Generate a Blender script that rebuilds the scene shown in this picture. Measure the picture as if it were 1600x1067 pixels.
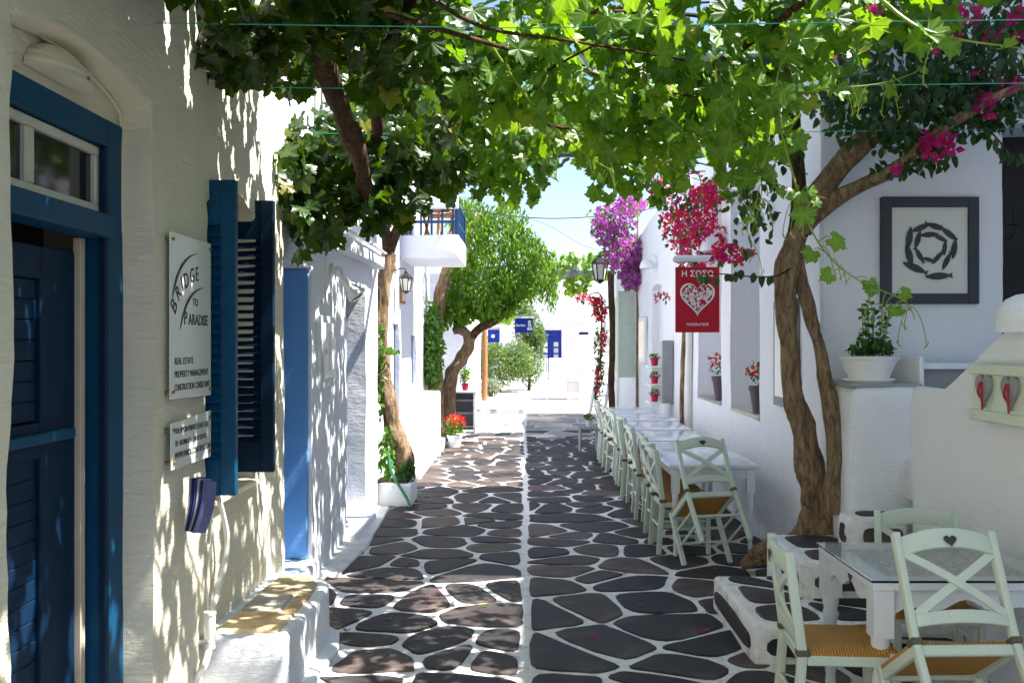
import bpy, bmesh, math, random
import numpy as np
from mathutils import Vector, Matrix, Quaternion, Euler, noise

scene = bpy.context.scene
for o in list(bpy.data.objects):
    bpy.data.objects.remove(o)
COL = scene.collection
rnd = random.Random(11)
R = math.radians

# ------------------------------------------------------------------ camera
CAM_H = 1.75
cam_d = bpy.data.cameras.new('camera')
cam = bpy.data.objects.new('camera', cam_d)
COL.objects.link(cam)
cam.location = (0, 0, CAM_H)
cam.rotation_euler = (R(90), 0, 0)
cam_d.sensor_width = 36.0
cam_d.lens = 36.0 * 1500 / 1600
cam_d.shift_x = -20 / 1600
cam_d.shift_y = 1.5 / 1600
cam_d.clip_end = 2000
scene.camera = cam

# ------------------------------------------------------------------ light
SUN_EL, SUN_AZ = R(60), R(-5)          # azimuth measured from +X towards +Y
world = bpy.data.worlds.new('World')
scene.world = world
world.use_nodes = True
wn = world.node_tree.nodes
sky = wn.new('ShaderNodeTexSky')
sky.sky_type = 'NISHITA'
sky.sun_disc = False
sky.sun_elevation = SUN_EL
sky.sun_rotation = R(90) - SUN_AZ
sky.air_density = 1.0
sky.dust_density = 0.8
sky.ozone_density = 1.2
wn['Background'].inputs['Strength'].default_value = 0.075
world.node_tree.links.new(sky.outputs[0], wn['Background'].inputs['Color'])
sun_d = bpy.data.lights.new('sun', 'SUN')
sun_d.energy = 5.0
sun_d.angle = R(0.53)
sun_d.color = (1.0, 0.95, 0.86)
sun = bpy.data.objects.new('sun', sun_d)
COL.objects.link(sun)
sv = Vector((math.cos(SUN_EL) * math.cos(SUN_AZ), math.cos(SUN_EL) * math.sin(SUN_AZ), math.sin(SUN_EL)))
sun.rotation_euler = sv.to_track_quat('Z', 'Y').to_euler()
sun.location = sv * 40

scene.view_settings.view_transform = 'Standard'
scene.view_settings.look = 'None'
scene.view_settings.exposure = 1.82
scene.view_settings.gamma = 1.0
scene.cycles.use_denoising = True
scene.cycles.max_bounces = 10
scene.cycles.diffuse_bounces = 6
scene.cycles.transmission_bounces = 8
scene.cycles.transparent_max_bounces = 8
scene.cycles.sample_clamp_indirect = 6.0


# ------------------------------------------------------------------ helpers
def G(px, py):
    Y = 1500 * CAM_H / (py - 535.0)
    return ((px - 820) * Y / 1500, Y)


def P(px, py, Y):
    return Vector(((px - 820) * Y / 1500, Y, CAM_H - (py - 535) * Y / 1500))


class MB:
    def __init__(s):
        s.v = []
        s.f = []

    def add(s, vs, fs, M=None):
        b = len(s.v)
        if M is not None:
            vs = [M @ Vector(p) for p in vs]
        s.v += [tuple(p) for p in vs]
        s.f += [tuple(b + i for i in f) for f in fs]
        return s

    def box(s, a, b, M=None):
        (x0, y0, z0), (x1, y1, z1) = a, b
        vs = [(x0, y0, z0), (x1, y0, z0), (x1, y1, z0), (x0, y1, z0), (x0, y0, z1), (x1, y0, z1), (x1, y1, z1), (x0, y1, z1)]
        return s.add(vs, [(3, 2, 1, 0), (4, 5, 6, 7), (0, 1, 5, 4), (1, 2, 6, 5), (2, 3, 7, 6), (3, 0, 4, 7)], M)

    def bar(s, p, q, w, h, up=(0, 0, 1)):
        """rectangular bar from p to q, w across, h along up"""
        p, q = Vector(p), Vector(q)
        d = (q - p)
        L = d.length
        d.normalize()
        u = Vector(up)
        u = (u - d * u.dot(d))
        if u.length < 1e-4:
            u = Vector((1, 0, 0)) - d * d.x
        u.normalize()
        c = d.cross(u)
        vs = []
        for t in (p, q):
            for a, b in ((-1, -1), (1, -1), (1, 1), (-1, 1)):
                vs.append(t + c * (a * w / 2) + u * (b * h / 2))
        return s.add(vs, [(0, 1, 2, 3), (7, 6, 5, 4), (0, 4, 5, 1), (1, 5, 6, 2), (2, 6, 7, 3), (3, 7, 4, 0)])

    def tube(s, pts, rad, n=8, lump=0.0, seed=0.0, closed=True):
        pts = [Vector(p) for p in pts]
        if not hasattr(rad, '__len__'):
            rad = [rad] * len(pts)
        vs, fs = [], []
        prev = None
        for i, p in enumerate(pts):
            t = (pts[min(i + 1, len(pts) - 1)] - pts[max(i - 1, 0)])
            if t.length < 1e-9:
                t = Vector((0, 0, 1))
            t.normalize()
            if prev is None:
                a = Vector((1, 0, 0)) if abs(t.x) < .8 else Vector((0, 1, 0))
            else:
                a = prev
            a = a - t * a.dot(t)
            a.normalize()
            prev = a
            b = t.cross(a)
            for k in range(n):
                th = 2 * math.pi * k / n
                d = a * math.cos(th) + b * math.sin(th)
                r = rad[i]
                if lump:
                    r *= 1 + lump * (noise.noise(p * 5 + d * 1.1 + Vector((seed, 0, 0))) * 1.4 + .5 * noise.noise(Vector((d.x * 3, d.y * 3, p.z * 1.2 + d.z * 3 + seed))))
                    r += rad[i] * lump * .55 * (.5 - abs(noise.noise(Vector((math.cos(th) * 3.1, math.sin(th) * 3.1, i * .11 + seed)))) * 2)
                vs.append(p + d * r)
        m = len(pts)
        for i in range(m - 1):
            for k in range(n):
                k2 = (k + 1) % n
                fs.append((i * n + k, i * n + k2, (i + 1) * n + k2, (i + 1) * n + k))
        if closed:
            fs.append(tuple(range(n - 1, -1, -1)))
            fs.append(tuple((m - 1) * n + k for k in range(n)))
        return s.add(vs, fs)

    def sweep(s, pts, w, h, up):
        pts = [Vector(p) for p in pts]
        vs, fs = [], []
        for i, p in enumerate(pts):
            d = (pts[min(i + 1, len(pts) - 1)] - pts[max(i - 1, 0)]).normalized()
            u = Vector(up) - d * Vector(up).dot(d)
            u.normalize()
            c = d.cross(u)
            vs += [p + c * (a * w / 2) + u * (b * h / 2) for a, b in ((-1, -1), (1, -1), (1, 1), (-1, 1))]
        n = len(pts)
        for i in range(n - 1):
            for k in range(4):
                fs.append((i * 4 + k, i * 4 + (k + 1) % 4, i * 4 + 4 + (k + 1) % 4, i * 4 + 4 + k))
        fs += [(3, 2, 1, 0), tuple((n - 1) * 4 + k for k in range(4))]
        return s.add(vs, fs)

    def lathe(s, prof, n=16, M=None, cap=True):
        vs, fs = [], []
        for r, z in prof:
            for k in range(n):
                th = 2 * math.pi * k / n
                vs.append((r * math.cos(th), r * math.sin(th), z))
        for i in range(len(prof) - 1):
            for k in range(n):
                k2 = (k + 1) % n
                fs.append((i * n + k, i * n + k2, (i + 1) * n + k2, (i + 1) * n + k))
        if cap:
            fs.append(tuple(range(n - 1, -1, -1)))
            fs.append(tuple((len(prof) - 1) * n + k for k in range(n)))
        return s.add(vs, fs, M)

    def prism(s, poly, z0, z1, M=None):
        n = len(poly)
        vs = [(x, y, z0) for x, y in poly] + [(x, y, z1) for x, y in poly]
        fs = [tuple(range(n - 1, -1, -1)), tuple(range(n, 2 * n))]
        for i in range(n):
            j = (i + 1) % n
            fs.append((i, j, n + j, n + i))
        return s.add(vs, fs, M)

    def mesh(s, name, bevel=0, seg=1, smooth=False, wob=0, wob_s=2.0, sub=0):
        me = bpy.data.meshes.new(name)
        me.from_pydata(s.v, [], s.f)
        bm = bmesh.new()
        bm.from_mesh(me)
        bmesh.ops.recalc_face_normals(bm, faces=bm.faces)
        if bevel:
            es = [e for e in bm.edges if len(e.link_faces) == 2 and e.calc_face_angle(0) > R(35)]
            bmesh.ops.bevel(bm, geom=es, offset=bevel, segments=seg, profile=.5, affect='EDGES', clamp_overlap=True)
        if sub:
            bmesh.ops.subdivide_edges(bm, edges=[e for e in bm.edges if e.calc_length() > sub * 1.5], cuts=2, use_grid_fill=True)
            bmesh.ops.subdivide_edges(bm, edges=[e for e in bm.edges if e.calc_length() > sub * 1.5], cuts=2, use_grid_fill=True)
        if wob:
            for v in bm.verts:
                v.co += noise.noise_vector(v.co * wob_s) * wob + noise.noise_vector(v.co * wob_s * 4) * wob * .3
        bm.to_mesh(me)
        bm.free()
        if smooth:
            me.shade_smooth()
            me.set_sharp_from_angle(angle=R(smooth if smooth > 1 else 40))
        return me


def link(name, me, mat=None, parent=None):
    o = bpy.data.objects.new(name, me)
    COL.objects.link(o)
    if mat is not None and me is not None and not me.materials:
        me.materials.append(mat)
    if parent is not None:
        o.parent = parent
        root = parent
        if root.parent:
            root = root.parent
        if root.get('_abs'):
            o.matrix_parent_inverse = Matrix.Translation(-Vector(parent['_abs'])) if parent.get('_abs') else Matrix.Identity(4)
    return o


def tag(o, label, cat, group=None, kind=None):
    if label:
        o['label'] = label
    if cat:
        o['category'] = cat
    if group:
        o['group'] = group
    if kind:
        o['kind'] = kind
    return o


def thing(name, label, cat, loc=(0, 0, 0), rz=0, group=None, world_parts=False):
    """an Empty at the thing's base; with world_parts its children are given in world coordinates"""
    o = bpy.data.objects.new(name, None)
    COL.objects.link(o)
    o.location = loc
    o.rotation_euler = (0, 0, rz)
    o.empty_display_size = .1
    if world_parts:
        o['_abs'] = list(loc)
    return tag(o, label, cat, group)


def copy_tree(o, parent=None):
    c = o.copy()
    COL.objects.link(c)
    if parent is not None:
        c.parent = parent
    for ch in o.children:
        copy_tree(ch, c)
    return c


def spline(pts, k=6):
    pts = [Vector(p) for p in pts]
    out = []
    for i in range(len(pts) - 1):
        p0 = pts[max(i - 1, 0)]
        p1, p2 = pts[i], pts[i + 1]
        p3 = pts[min(i + 2, len(pts) - 1)]
        for j in range(k):
            t = j / k
            out.append(.5 * ((2 * p1) + (p2 - p0) * t + (2 * p0 - 5 * p1 + 4 * p2 - p3) * t * t + (3 * p1 - p0 - 3 * p2 + p3) * t ** 3))
    out.append(pts[-1])
    return out


def lerp_list(vals, n):
    return [float(x) for x in np.interp(np.linspace(0, len(vals) - 1, n), range(len(vals)), vals)]


# ------------------------------------------------------------------ materials
def mat(name, col=(.8, .8, .8), rough=.6, metal=0, spec=.5, coat=0):
    m = bpy.data.materials.new(name)
    m.use_nodes = True
    b = m.node_tree.nodes['Principled BSDF']
    b.inputs['Base Color'].default_value = (*col, 1)
    b.inputs['Roughness'].default_value = rough
    b.inputs['Metallic'].default_value = metal
    b.inputs['Specular IOR Level'].default_value = spec
    b.inputs['Coat Weight'].default_value = coat
    return m


class NT:
    def __init__(s, m):
        s.t = m.node_tree
        s.b = s.t.nodes['Principled BSDF']

    def n(s, typ, **kw):
        nd = s.t.nodes.new(typ)
        for k, v in kw.items():
            if k in nd.inputs:
                nd.inputs[k].default_value = v
            else:
                setattr(nd, k, v)
        return nd

    def l(s, a, b):
        s.t.links.new(a, b)

    def coord(s, kind='Object', scale=(1, 1, 1), rot=(0, 0, 0)):
        tc = s.n('ShaderNodeTexCoord')
        mp = s.n('ShaderNodeMapping')
        mp.inputs['Scale'].default_value = scale
        mp.inputs['Rotation'].default_value = rot
        s.l(tc.outputs[kind], mp.inputs[0])
        return mp.outputs[0]

    def noise(s, vec, scale, detail=4, rough=.55, dist=0):
        nd = s.n('ShaderNodeTexNoise', Scale=scale, Detail=detail, Roughness=rough, Distortion=dist)
        s.l(vec, nd.inputs['Vector'])
        return nd.outputs['Fac']

    def ramp(s, fac, stops):
        r = s.n('ShaderNodeValToRGB')
        cr = r.color_ramp
        while len(cr.elements) < len(stops):
            cr.elements.new(.5)
        for e, (p, c) in zip(cr.elements, stops):
            e.position = p
            e.color = (*c, 1) if len(c) == 3 else c
        s.l(fac, r.inputs[0])
        return r.outputs[0]

    def mix(s, fac, a, b, blend='MIX'):
        m = s.n('ShaderNodeMix', data_type='RGBA', blend_type=blend)
        for sock, val in ((m.inputs[0], fac), (m.inputs[6], a), (m.inputs[7], b)):
            if hasattr(val, 'is_output'):
                s.l(val, sock)
            elif isinstance(val, (int, float)):
                sock.default_value = val
            else:
                sock.default_value = (*val, 1)
        return m.outputs[2]

    def math(s, op, a, b=0.0):
        m = s.n('ShaderNodeMath', operation=op)
        for sock, val in ((m.inputs[0], a), (m.inputs[1], b)):
            if hasattr(val, 'is_output'):
                s.l(val, sock)
            else:
                sock.default_value = val
        return m.outputs[0]

    def bump(s, h, strength=.5, dist=.01, prev=None):
        b = s.n('ShaderNodeBump', Strength=strength, Distance=dist)
        s.l(h, b.inputs['Height'])
        if prev is not None:
            s.l(prev, b.inputs['Normal'])
        return b.outputs[0]

    def color(s, c):
        s.l(c, s.b.inputs['Base Color'])

    def normal(s, nrm):
        s.l(nrm, s.b.inputs['Normal'])


def plaster(name, col, stain=(.55, .52, .47), amount=.5, rough=.85, strokes=1.0):
    m = mat(name, col, rough, spec=.25)
    t = NT(m)
    v = t.coord()
    big = t.noise(v, 1.3, 5, .6)
    fine = t.noise(v, 55, 4, .6)
    st = t.coord(scale=(5, 5, 22), rot=(.25, .1, 0))
    brush = t.noise(st, 2.2, 5, .65, .8)
    lump = t.noise(v, 6, 3, .5)
    blot = t.ramp(t.noise(v, 3.2, 8, .72, .4), [(.60, (0, 0, 0)), (.80, (1, 1, 1))])
    c = t.mix(t.math('MULTIPLY', blot, amount * .35), col, stain)
    drip = t.ramp(t.noise(t.coord(scale=(7, 7, .8)), 2.0, 6, .7, .3), [(.58, (0, 0, 0)), (.78, (1, 1, 1))])
    c = t.mix(t.math('MULTIPLY', drip, amount * .4), c, stain)
    chip = t.ramp(t.noise(v, 17, 9, .78), [(.70, (0, 0, 0)), (.735, (1, 1, 1))])
    c = t.mix(t.math('MULTIPLY', chip, amount * .5), c, tuple(x * .7 for x in stain))
    c = t.mix(t.math('MULTIPLY', big, .14), c, stain)
    t.color(c)
    n1 = t.bump(lump, .6, .03)
    n2 = t.bump(brush, .6 * strokes, .012, n1)
    t.normal(t.bump(fine, .35, .003, n2))
    return m


def painted(name, col, rough=.4, var=.25, grain=(3, 3, 40), bump=.15, worn=None, coat=0):
    m = mat(name, col, rough, coat=coat, spec=.2)
    t = NT(m)
    v = t.coord(scale=grain)
    g = t.noise(v, 3, 5, .6)
    b = t.noise(t.coord(), 7, 4, .6)
    dark = tuple(c * (1 - var) for c in col)
    c = t.mix(b, dark, tuple(min(1, c * (1 + var * .3)) for c in col))
    if worn:
        w = t.ramp(t.noise(t.coord(), 23, 8, .75), [(.58, (0, 0, 0)), (.65, (1, 1, 1))])
        c = t.mix(t.math('MULTIPLY', w, .65), c, worn)
    t.color(c)
    t.l(t.math('ADD', t.math('MULTIPLY', b, .2), rough - .1), t.b.inputs['Roughness'])
    t.normal(t.bump(g, bump, .004))
    return m


def barkmat(name, a, b, scale=1.0):
    m = mat(name, a, .9, spec=.15)
    t = NT(m)
    v = t.coord(scale=(9 * scale, 9 * scale, 2.2 * scale))
    g = t.noise(v, 3, 8, .72, .6)
    f = t.noise(t.coord(), 30, 5, .65)
    c = t.ramp(g, [(.34, tuple(x * .22 for x in a)), (.5, tuple(x * .8 for x in a)), (.68, b)])
    c = t.mix(t.math('MULTIPLY', f, .45), c, tuple(x * .5 for x in a))
    lich = t.ramp(t.noise(t.coord(), 8, 6, .7), [(.6, (0, 0, 0)), (.7, (1, 1, 1))])
    c = t.mix(t.math('MULTIPLY', lich, .3), c, (.42, .34, .16))
    t.color(c)
    n1 = t.bump(g, 1.0, .05)
    t.normal(t.bump(f, .8, .012, n1))
    return m


def leafmat(name, a, b, tr, trw=.5, rough=.42, spec=.45, vein=False):
    m = mat(name, a, rough, spec=spec)
    t = NT(m)
    geo = t.n('ShaderNodeNewGeometry')
    oi = t.n('ShaderNodeObjectInfo')
    r = t.math('FRACT', t.math('ADD', geo.outputs['Random Per Island'], oi.outputs['Random']))
    c = t.ramp(r, [(0, a), (.6, tuple((x + y) / 2 for x, y in zip(a, b))), (1, b)])
    nz = t.noise(t.coord(), 60, 3, .6)
    c = t.mix(t.math('MULTIPLY', nz, .35), c, tuple(x * .5 for x in a))
    if vein:
        old_ = t.ramp(r, [(.955, (0, 0, 0)), (.965, (1, 1, 1))])
        c = t.mix(t.math('MULTIPLY', old_, .8), c, (.30, .24, .03))
        at = t.n('ShaderNodeAttribute', attribute_name='vein')
        vf = t.math('POWER', at.outputs['Fac'], 2.5)
        c = t.mix(t.math('MULTIPLY', vf, .55), c, tuple(min(.6, x * 2.2 + .03) for x in b))
    t.color(c)
    t.normal(t.bump(nz, .3, .004))
    tl = t.n('ShaderNodeBsdfTranslucent')
    tc = t.ramp(r, [(0, tuple(x * .75 for x in tr)), (1, tr)])
    t.l(tc, tl.inputs['Color'])
    mx = t.n('ShaderNodeMixShader')
    mx.inputs[0].default_value = trw
    out = t.t.nodes['Material Output']
    t.l(t.b.outputs[0], mx.inputs[1])
    t.l(tl.outputs[0], mx.inputs[2])
    t.l(mx.outputs[0], out.inputs['Surface'])
    return m


def glassmat(name, col=(.9, .97, .95), rough=.02, thin=True):
    m = mat(name, col, rough)
    m.node_tree.nodes['Principled BSDF'].inputs['Transmission Weight'].default_value = 1.0
    m.node_tree.nodes['Principled BSDF'].inputs['IOR'].default_value = 1.45
    return m


M = {}
M['white'] = plaster('white_plaster', (.755, .775, .825), stain=(.50, .51, .56))
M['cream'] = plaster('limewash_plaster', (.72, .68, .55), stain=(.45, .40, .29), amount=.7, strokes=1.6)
M['blue_wall'] = plaster('pale_blue_plaster', (.12, .30, .60), stain=(.25, .40, .62))
M['ground'] = plaster('dark_ground', (.10, .095, .09), stain=(.06, .06, .06))
M['blue'] = painted('blue_paint', (.002, .066, .155), .5, grain=(30, 30, 3), var=.5)
M['blue_dark'] = painted('deep_blue_paint', (.0005, .018, .052), .55, grain=(30, 30, 3), var=.35)
M['navy'] = painted('navy_paint', (.02, .06, .16), .4)
M['royal'] = painted('royal_blue', (.008, .028, .26), .4)
M['sage'] = painted('sage_paint', (.55, .63, .55), .42, var=.12, worn=(.45, .48, .40), bump=.2)
M['sage_old'] = painted('aged_sage_paint', (.60, .68, .57), .55, var=.18, worn=(.40, .38, .25))
M['table'] = painted('white_gloss_paint', (.68, .73, .80), .22, var=.06, coat=.4)
M['white_paint'] = painted('white_paint', (.78, .79, .79), .35, var=.08)
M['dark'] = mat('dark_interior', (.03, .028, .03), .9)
M['black'] = painted('black_iron', (.015, .016, .018), .45)
M['grey_frame'] = painted('charcoal_frame', (.055, .06, .075), .5)
M['steel'] = mat('steel', (.5, .5, .48), .35, .9)
M['brass'] = mat('old_brass', (.28, .2, .1), .4, .8)
M['bark'] = barkmat('brown_bark', (.40, .27, .165), (.62, .45, .29))
M['bark_dark'] = barkmat('dark_bark', (.13, .075, .045), (.22, .13, .08))
M['wood'] = painted('bare_wood', (.36, .17, .07), .6, grain=(20, 20, 2))
M['grey_wood'] = painted('grey_timber', (.30, .31, .33), .7, grain=(2, 20, 20), var=.4)
M['paper'] = mat('white_paper', (.8, .8, .78), .6)
M['red_sign'] = painted('crimson_sign', (.46, .012, .03), .45, var=.15)
M['lamp_white'] = mat('white_enamel', (.75, .76, .77), .35)
M['soil'] = mat('soil', (.06, .04, .025), .95)
M['pot'] = painted('purple_grey_pot', (.10, .075, .10), .55)
M['pot_red'] = painted('magenta_pot', (.45, .02, .07), .45)
M['ribbon'] = mat('red_ribbon', (.38, .01, .03), .6)
M['green_hose'] = mat('green_hose', (.02, .16, .07), .4)
M['wire'] = mat('green_wire', (.05, .42, .33), .4)
M['cable'] = mat('dark_cable', (.03, .03, .035), .6)
M['plastic'] = mat('white_conduit', (.72, .71, .66), .45)
M['strap'] = mat('olive_strap', (.09, .085, .055), .7)
M['ink'] = mat('dark_ink', (.03, .03, .035), .6)
M['pane'] = mat('dark_glass', (.02, .022, .022), .06, spec=.7)
M['glass'] = glassmat('clear_glass')

# sign boards
M['board'] = painted('pale_perspex', (.66, .68, .64), .22, var=.05, bump=.02)

# mortar, stones
m = mat('white_joint_paint', (.76, .76, .76), .8, spec=.2)
t = NT(m)
v = t.coord()
d1 = t.ramp(t.noise(v, 9, 8, .75), [(.42, (.77, .77, .78)), (.56, (.66, .65, .64)), (.66, (.42, .40, .37)), (.76, (.2, .18, .16))])
t.color(d1)
t.normal(t.bump(t.noise(v, 40, 6, .7), .7, .008))
M['mortar'] = m


def stonemat(name, a, b, c):
    m = mat(name, a, .62, spec=.15)
    t = NT(m)
    oi = t.n('ShaderNodeObjectInfo')
    geo = t.n('ShaderNodeNewGeometry')
    v = t.coord('Object')
    n1 = t.noise(v, 2.6, 9, .68, .6)
    lay = t.noise(t.coord('Object', scale=(1, 3.2, 1), rot=(0, 0, .35)), 5, 8, .7, 1.2)
    col = t.ramp(n1, [(.3, a), (.52, b), (.72, c)])
    tint = t.ramp(t.math('FRACT', t.math('ADD', oi.outputs['Random'], geo.outputs['Random Per Island'])), [(0, (.66, .68, .76)), (.4, (.95, .93, .94)), (.75, (1.35, 1.2, 1.06)), (1, (2.6, 2.2, 1.8))])
    col = t.mix(1.0, col, tint, 'MULTIPLY')
    sp = t.ramp(t.noise(v, 45, 6, .75), [(.62, (0, 0, 0)), (.74, (1, 1, 1))])
    col = t.mix(t.math('MULTIPLY', sp, .22), col, (.42, .40, .37))
    t.color(col)
    t.l(t.math('ADD', t.math('MULTIPLY', n1, .35), .42), t.b.inputs['Roughness'])
    nb = t.bump(lay, .55, .012)
    t.normal(t.bump(t.noise(v, 60, 5, .7), .4, .003, nb))
    return m


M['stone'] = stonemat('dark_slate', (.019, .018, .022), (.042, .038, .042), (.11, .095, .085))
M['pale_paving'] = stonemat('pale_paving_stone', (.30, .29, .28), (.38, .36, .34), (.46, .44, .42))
M['ochre_stone'] = stonemat('ochre_flagstone', (.14, .09, .035), (.40, .33, .22), (.60, .57, .48))
M['grey_stone'] = stonemat('grey_flagstone', (.30, .31, .28), (.40, .41, .37), (.46, .47, .44))
M['block_stone'] = stonemat('pale_block_stone', (.56, .55, .53), (.66, .65, .63), (.74, .73, .71))

# rush seat
m = mat('woven_rush', (.42, .19, .045), .7, spec=.3)
t = NT(m)
tc = t.n('ShaderNodeTexCoord')
sx = t.n('ShaderNodeSeparateXYZ')
t.l(tc.outputs['Object'], sx.inputs[0])
ax = t.math('ABSOLUTE', sx.outputs[0])
ay = t.math('ABSOLUTE', sx.outputs[1])
side = t.math('GREATER_THAN', ax, ay)
w = t.n('ShaderNodeMix', data_type='FLOAT')
t.l(side, w.inputs[0])
t.l(sx.outputs[0], w.inputs[2])
t.l(sx.outputs[1], w.inputs[3])
nz = t.noise(tc.outputs['Object'], 14, 4, .6)
ph = t.math('ADD', t.math('MULTIPLY', w.outputs[0], 520), t.math('MULTIPLY', nz, 9))
sn = t.math('MULTIPLY', t.math('ADD', t.math('SINE', ph), 1), .5)
t.color(t.mix(t.noise(tc.outputs['Object'], 22, 5, .7), t.ramp(sn, [(0, (.14, .045, .008)), (.5, (.52, .21, .035)), (1, (.70, .35, .07))]), (.52, .27, .07)))
t.normal(t.bump(sn, .9, .006))
M['rush'] = m

M['vine_leaf'] = leafmat('grape_leaf', (.007, .034, .003), (.045, .105, .010), (.22, .44, .004), .45, .33, vein=True)
M['vine_shaded'] = leafmat('shaded_grape_leaf', (.005, .022, .002), (.024, .062, .006), (.11, .22, .002), .36, .33, vein=True)  # darker copy of the grape leaf, canopy shade put into its colour
M['vine_young'] = leafmat('young_grape_leaf', (.05, .14, .010), (.10, .215, .016), (.30, .50, .016), .46, .4, vein=True)
M['boug_leaf'] = leafmat('bougainvillea_leaf', (.012, .042, .010), (.032, .085, .018), (.10, .24, .015), .32, .36)
M['tree_leaf'] = leafmat('street_tree_leaf', (.014, .055, .006), (.10, .24, .014), (.30, .55, .012), .42, .38)
M['shrub_leaf'] = leafmat('shrub_leaf', (.07, .14, .03), (.15, .23, .06), (.25, .40, .06), .35, .5)
M['herb_leaf'] = leafmat('herb_leaf', (.02, .085, .015), (.05, .15, .03), (.16, .35, .03), .35)
M['ivy_leaf'] = leafmat('ivy_leaf', (.04, .13, .02), (.10, .24, .03), (.28, .5, .04), .4)
M['magenta'] = leafmat('magenta_bract', (.42, .012, .12), (.62, .02, .22), (.75, .03, .25), .4, .6, .2)
M['red_bract'] = leafmat('crimson_bract', (.50, .012, .035), (.72, .02, .08), (.85, .04, .10), .4, .6, .2)
M['purple'] = leafmat('purple_bract', (.30, .04, .27), (.52, .14, .46), (.6, .16, .55), .4, .6, .2)
M['red_petal'] = leafmat('red_petal', (.60, .008, .012), (.75, .03, .03), (.8, .04, .03), .3, .55, .2)
M['stem'] = mat('green_stem', (.16, .24, .05), .6)
M['tendril'] = leafmat('young_tendril', (.22, .30, .05), (.30, .38, .06), (.4, .55, .06), .3)


# ------------------------------------------------------------------ facade panels
def panel(name, u0, u1, v0, v1, holes, mapf, res=.1, thick=.4, bev=.03, wob=.012, wob_s=1.4, top=None):
    """plaster wall sheet in (u,v), outward = +w; holes: (u0,u1,v0,v1,depth,arch,back); top(u) lowers/raises the upper edge"""
    def lines(a, b, cuts):
        c = sorted(set([a, b] + [x for x in cuts if a < x < b]))
        out = []
        for p, q in zip(c, c[1:]):
            k = max(1, round((q - p) / res))
            out += [p + (q - p) * i / k for i in range(k)]
        return out + [c[-1]]
    U = lines(u0, u1, [h[0] for h in holes] + [h[1] for h in holes])
    V = lines(v0, v1, [h[2] for h in holes] + [h[3] for h in holes])
    bm = bmesh.new()
    vd = {}

    def vert(i, j):
        if (i, j) not in vd:
            vd[(i, j)] = bm.verts.new((U[i], V[j], 0))
        return vd[(i, j)]

    def inhole(u, v):
        for h in holes:
            if h[0] < u < h[1] and h[2] < v < h[3]:
                return h
    for i in range(len(U) - 1):
        for j in range(len(V) - 1):
            if inhole((U[i] + U[i + 1]) / 2, (V[j] + V[j + 1]) / 2) is None:
                bm.faces.new((vert(i, j), vert(i + 1, j), vert(i + 1, j + 1), vert(i, j + 1)))
    bnd = [e for e in bm.edges if len(e.link_faces) == 1]
    e_depth = {}
    for e in bnd:
        c = (e.verts[0].co + e.verts[1].co) / 2
        d = thick
        for h in holes:
            if h[0] - 1e-6 <= c.x <= h[1] + 1e-6 and h[2] - 1e-6 <= c.y <= h[3] + 1e-6:
                if not (abs(c.y - v0) < 1e-6):
                    d = h[4]
        e_depth[e] = d
    nv = {}
    for e in bnd:
        d = e_depth[e]
        a, b = e.verts
        f = e.link_faces[0]
        ordr = list(f.verts)
        if ordr[(ordr.index(a) + 1) % len(ordr)] is b:
            a, b = b, a
        ks = 2
        prev = (a, b)
        for s in range(1, ks + 1):
            cur = []
            for x in (a, b):
                key = (x, round(d, 4), s)
                if key not in nv:
                    nv[key] = bm.verts.new((x.co.x, x.co.y, -d * s / ks))
                cur.append(nv[key])
            bm.faces.new((prev[0], prev[1], cur[1], cur[0]))
            prev = tuple(cur)
    for h in holes:
        if h[6]:
            q = [bm.verts.new((x, y, -h[4] + .002)) for x, y in ((h[0] - .03, h[2] - .03), (h[1] + .03, h[2] - .03), (h[1] + .03, h[3] + h[5] + .03), (h[0] - .03, h[3] + h[5] + .03))]
            bm.faces.new(q)
    if bev:
        bmesh.ops.bevel(bm, geom=[e for e in bnd if e.is_valid], offset=bev, segments=3, profile=.5, affect='EDGES', clamp_overlap=True)
    for v in bm.verts:
        for h in holes:
            if h[5] and h[0] - 1e-3 <= v.co.x <= h[1] + 1e-3 and v.co.y >= h[3] - .06:
                uc, hw = (h[0] + h[1]) / 2, (h[1] - h[0]) / 2
                k = min(1, abs(v.co.x - uc) / hw)
                v.co.y += h[5] * (1 - k * k) * max(0, 1 - max(0, v.co.y - h[3]) / 1.2)
    if top:
        for v in bm.verts:
            k = (v.co.y - v0) / (v1 - v0)
            v.co.y = v0 + k * (top(v.co.x) - v0)
    for v in bm.verts:
        v.co = Vector(mapf(*v.co))
    for v in bm.verts:
        v.co += noise.noise_vector(v.co * wob_s) * wob + noise.noise_vector(v.co * wob_s * 4.3) * wob * .35
    bmesh.ops.recalc_face_normals(bm, faces=bm.faces)
    me = bpy.data.meshes.new(name)
    bm.to_mesh(me)
    bm.free()
    me.shade_smooth()
    me.set_sharp_from_angle(angle=R(60))
    return me


def text_mesh(body, size, M_, extr=.001, align='LEFT', spacing=1.0, bold=0.0):
    cu = bpy.data.curves.new('lettering', 'FONT')
    cu.body = body
    cu.size = size
    cu.extrude = extr
    cu.align_x = align
    cu.space_character = spacing
    cu.offset = bold
    cu.resolution_u = 3
    ob = bpy.data.objects.new('lettering', cu)
    COL.objects.link(ob)
    dg = bpy.context.evaluated_depsgraph_get()
    me = bpy.data.meshes.new_from_object(ob.evaluated_get(dg))
    bpy.data.objects.remove(ob)
    me.transform(M_)
    me.materials.clear()
    return me


def frame_mat(origin, ux, uy):
    """matrix whose local x is ux, y is uy, z their cross, at origin"""
    ux, uy = Vector(ux).normalized(), Vector(uy).normalized()
    uz = ux.cross(uy)
    m = Matrix((ux, uy, uz)).transposed().to_4x4()
    m.translation = Vector(origin)
    return m


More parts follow.
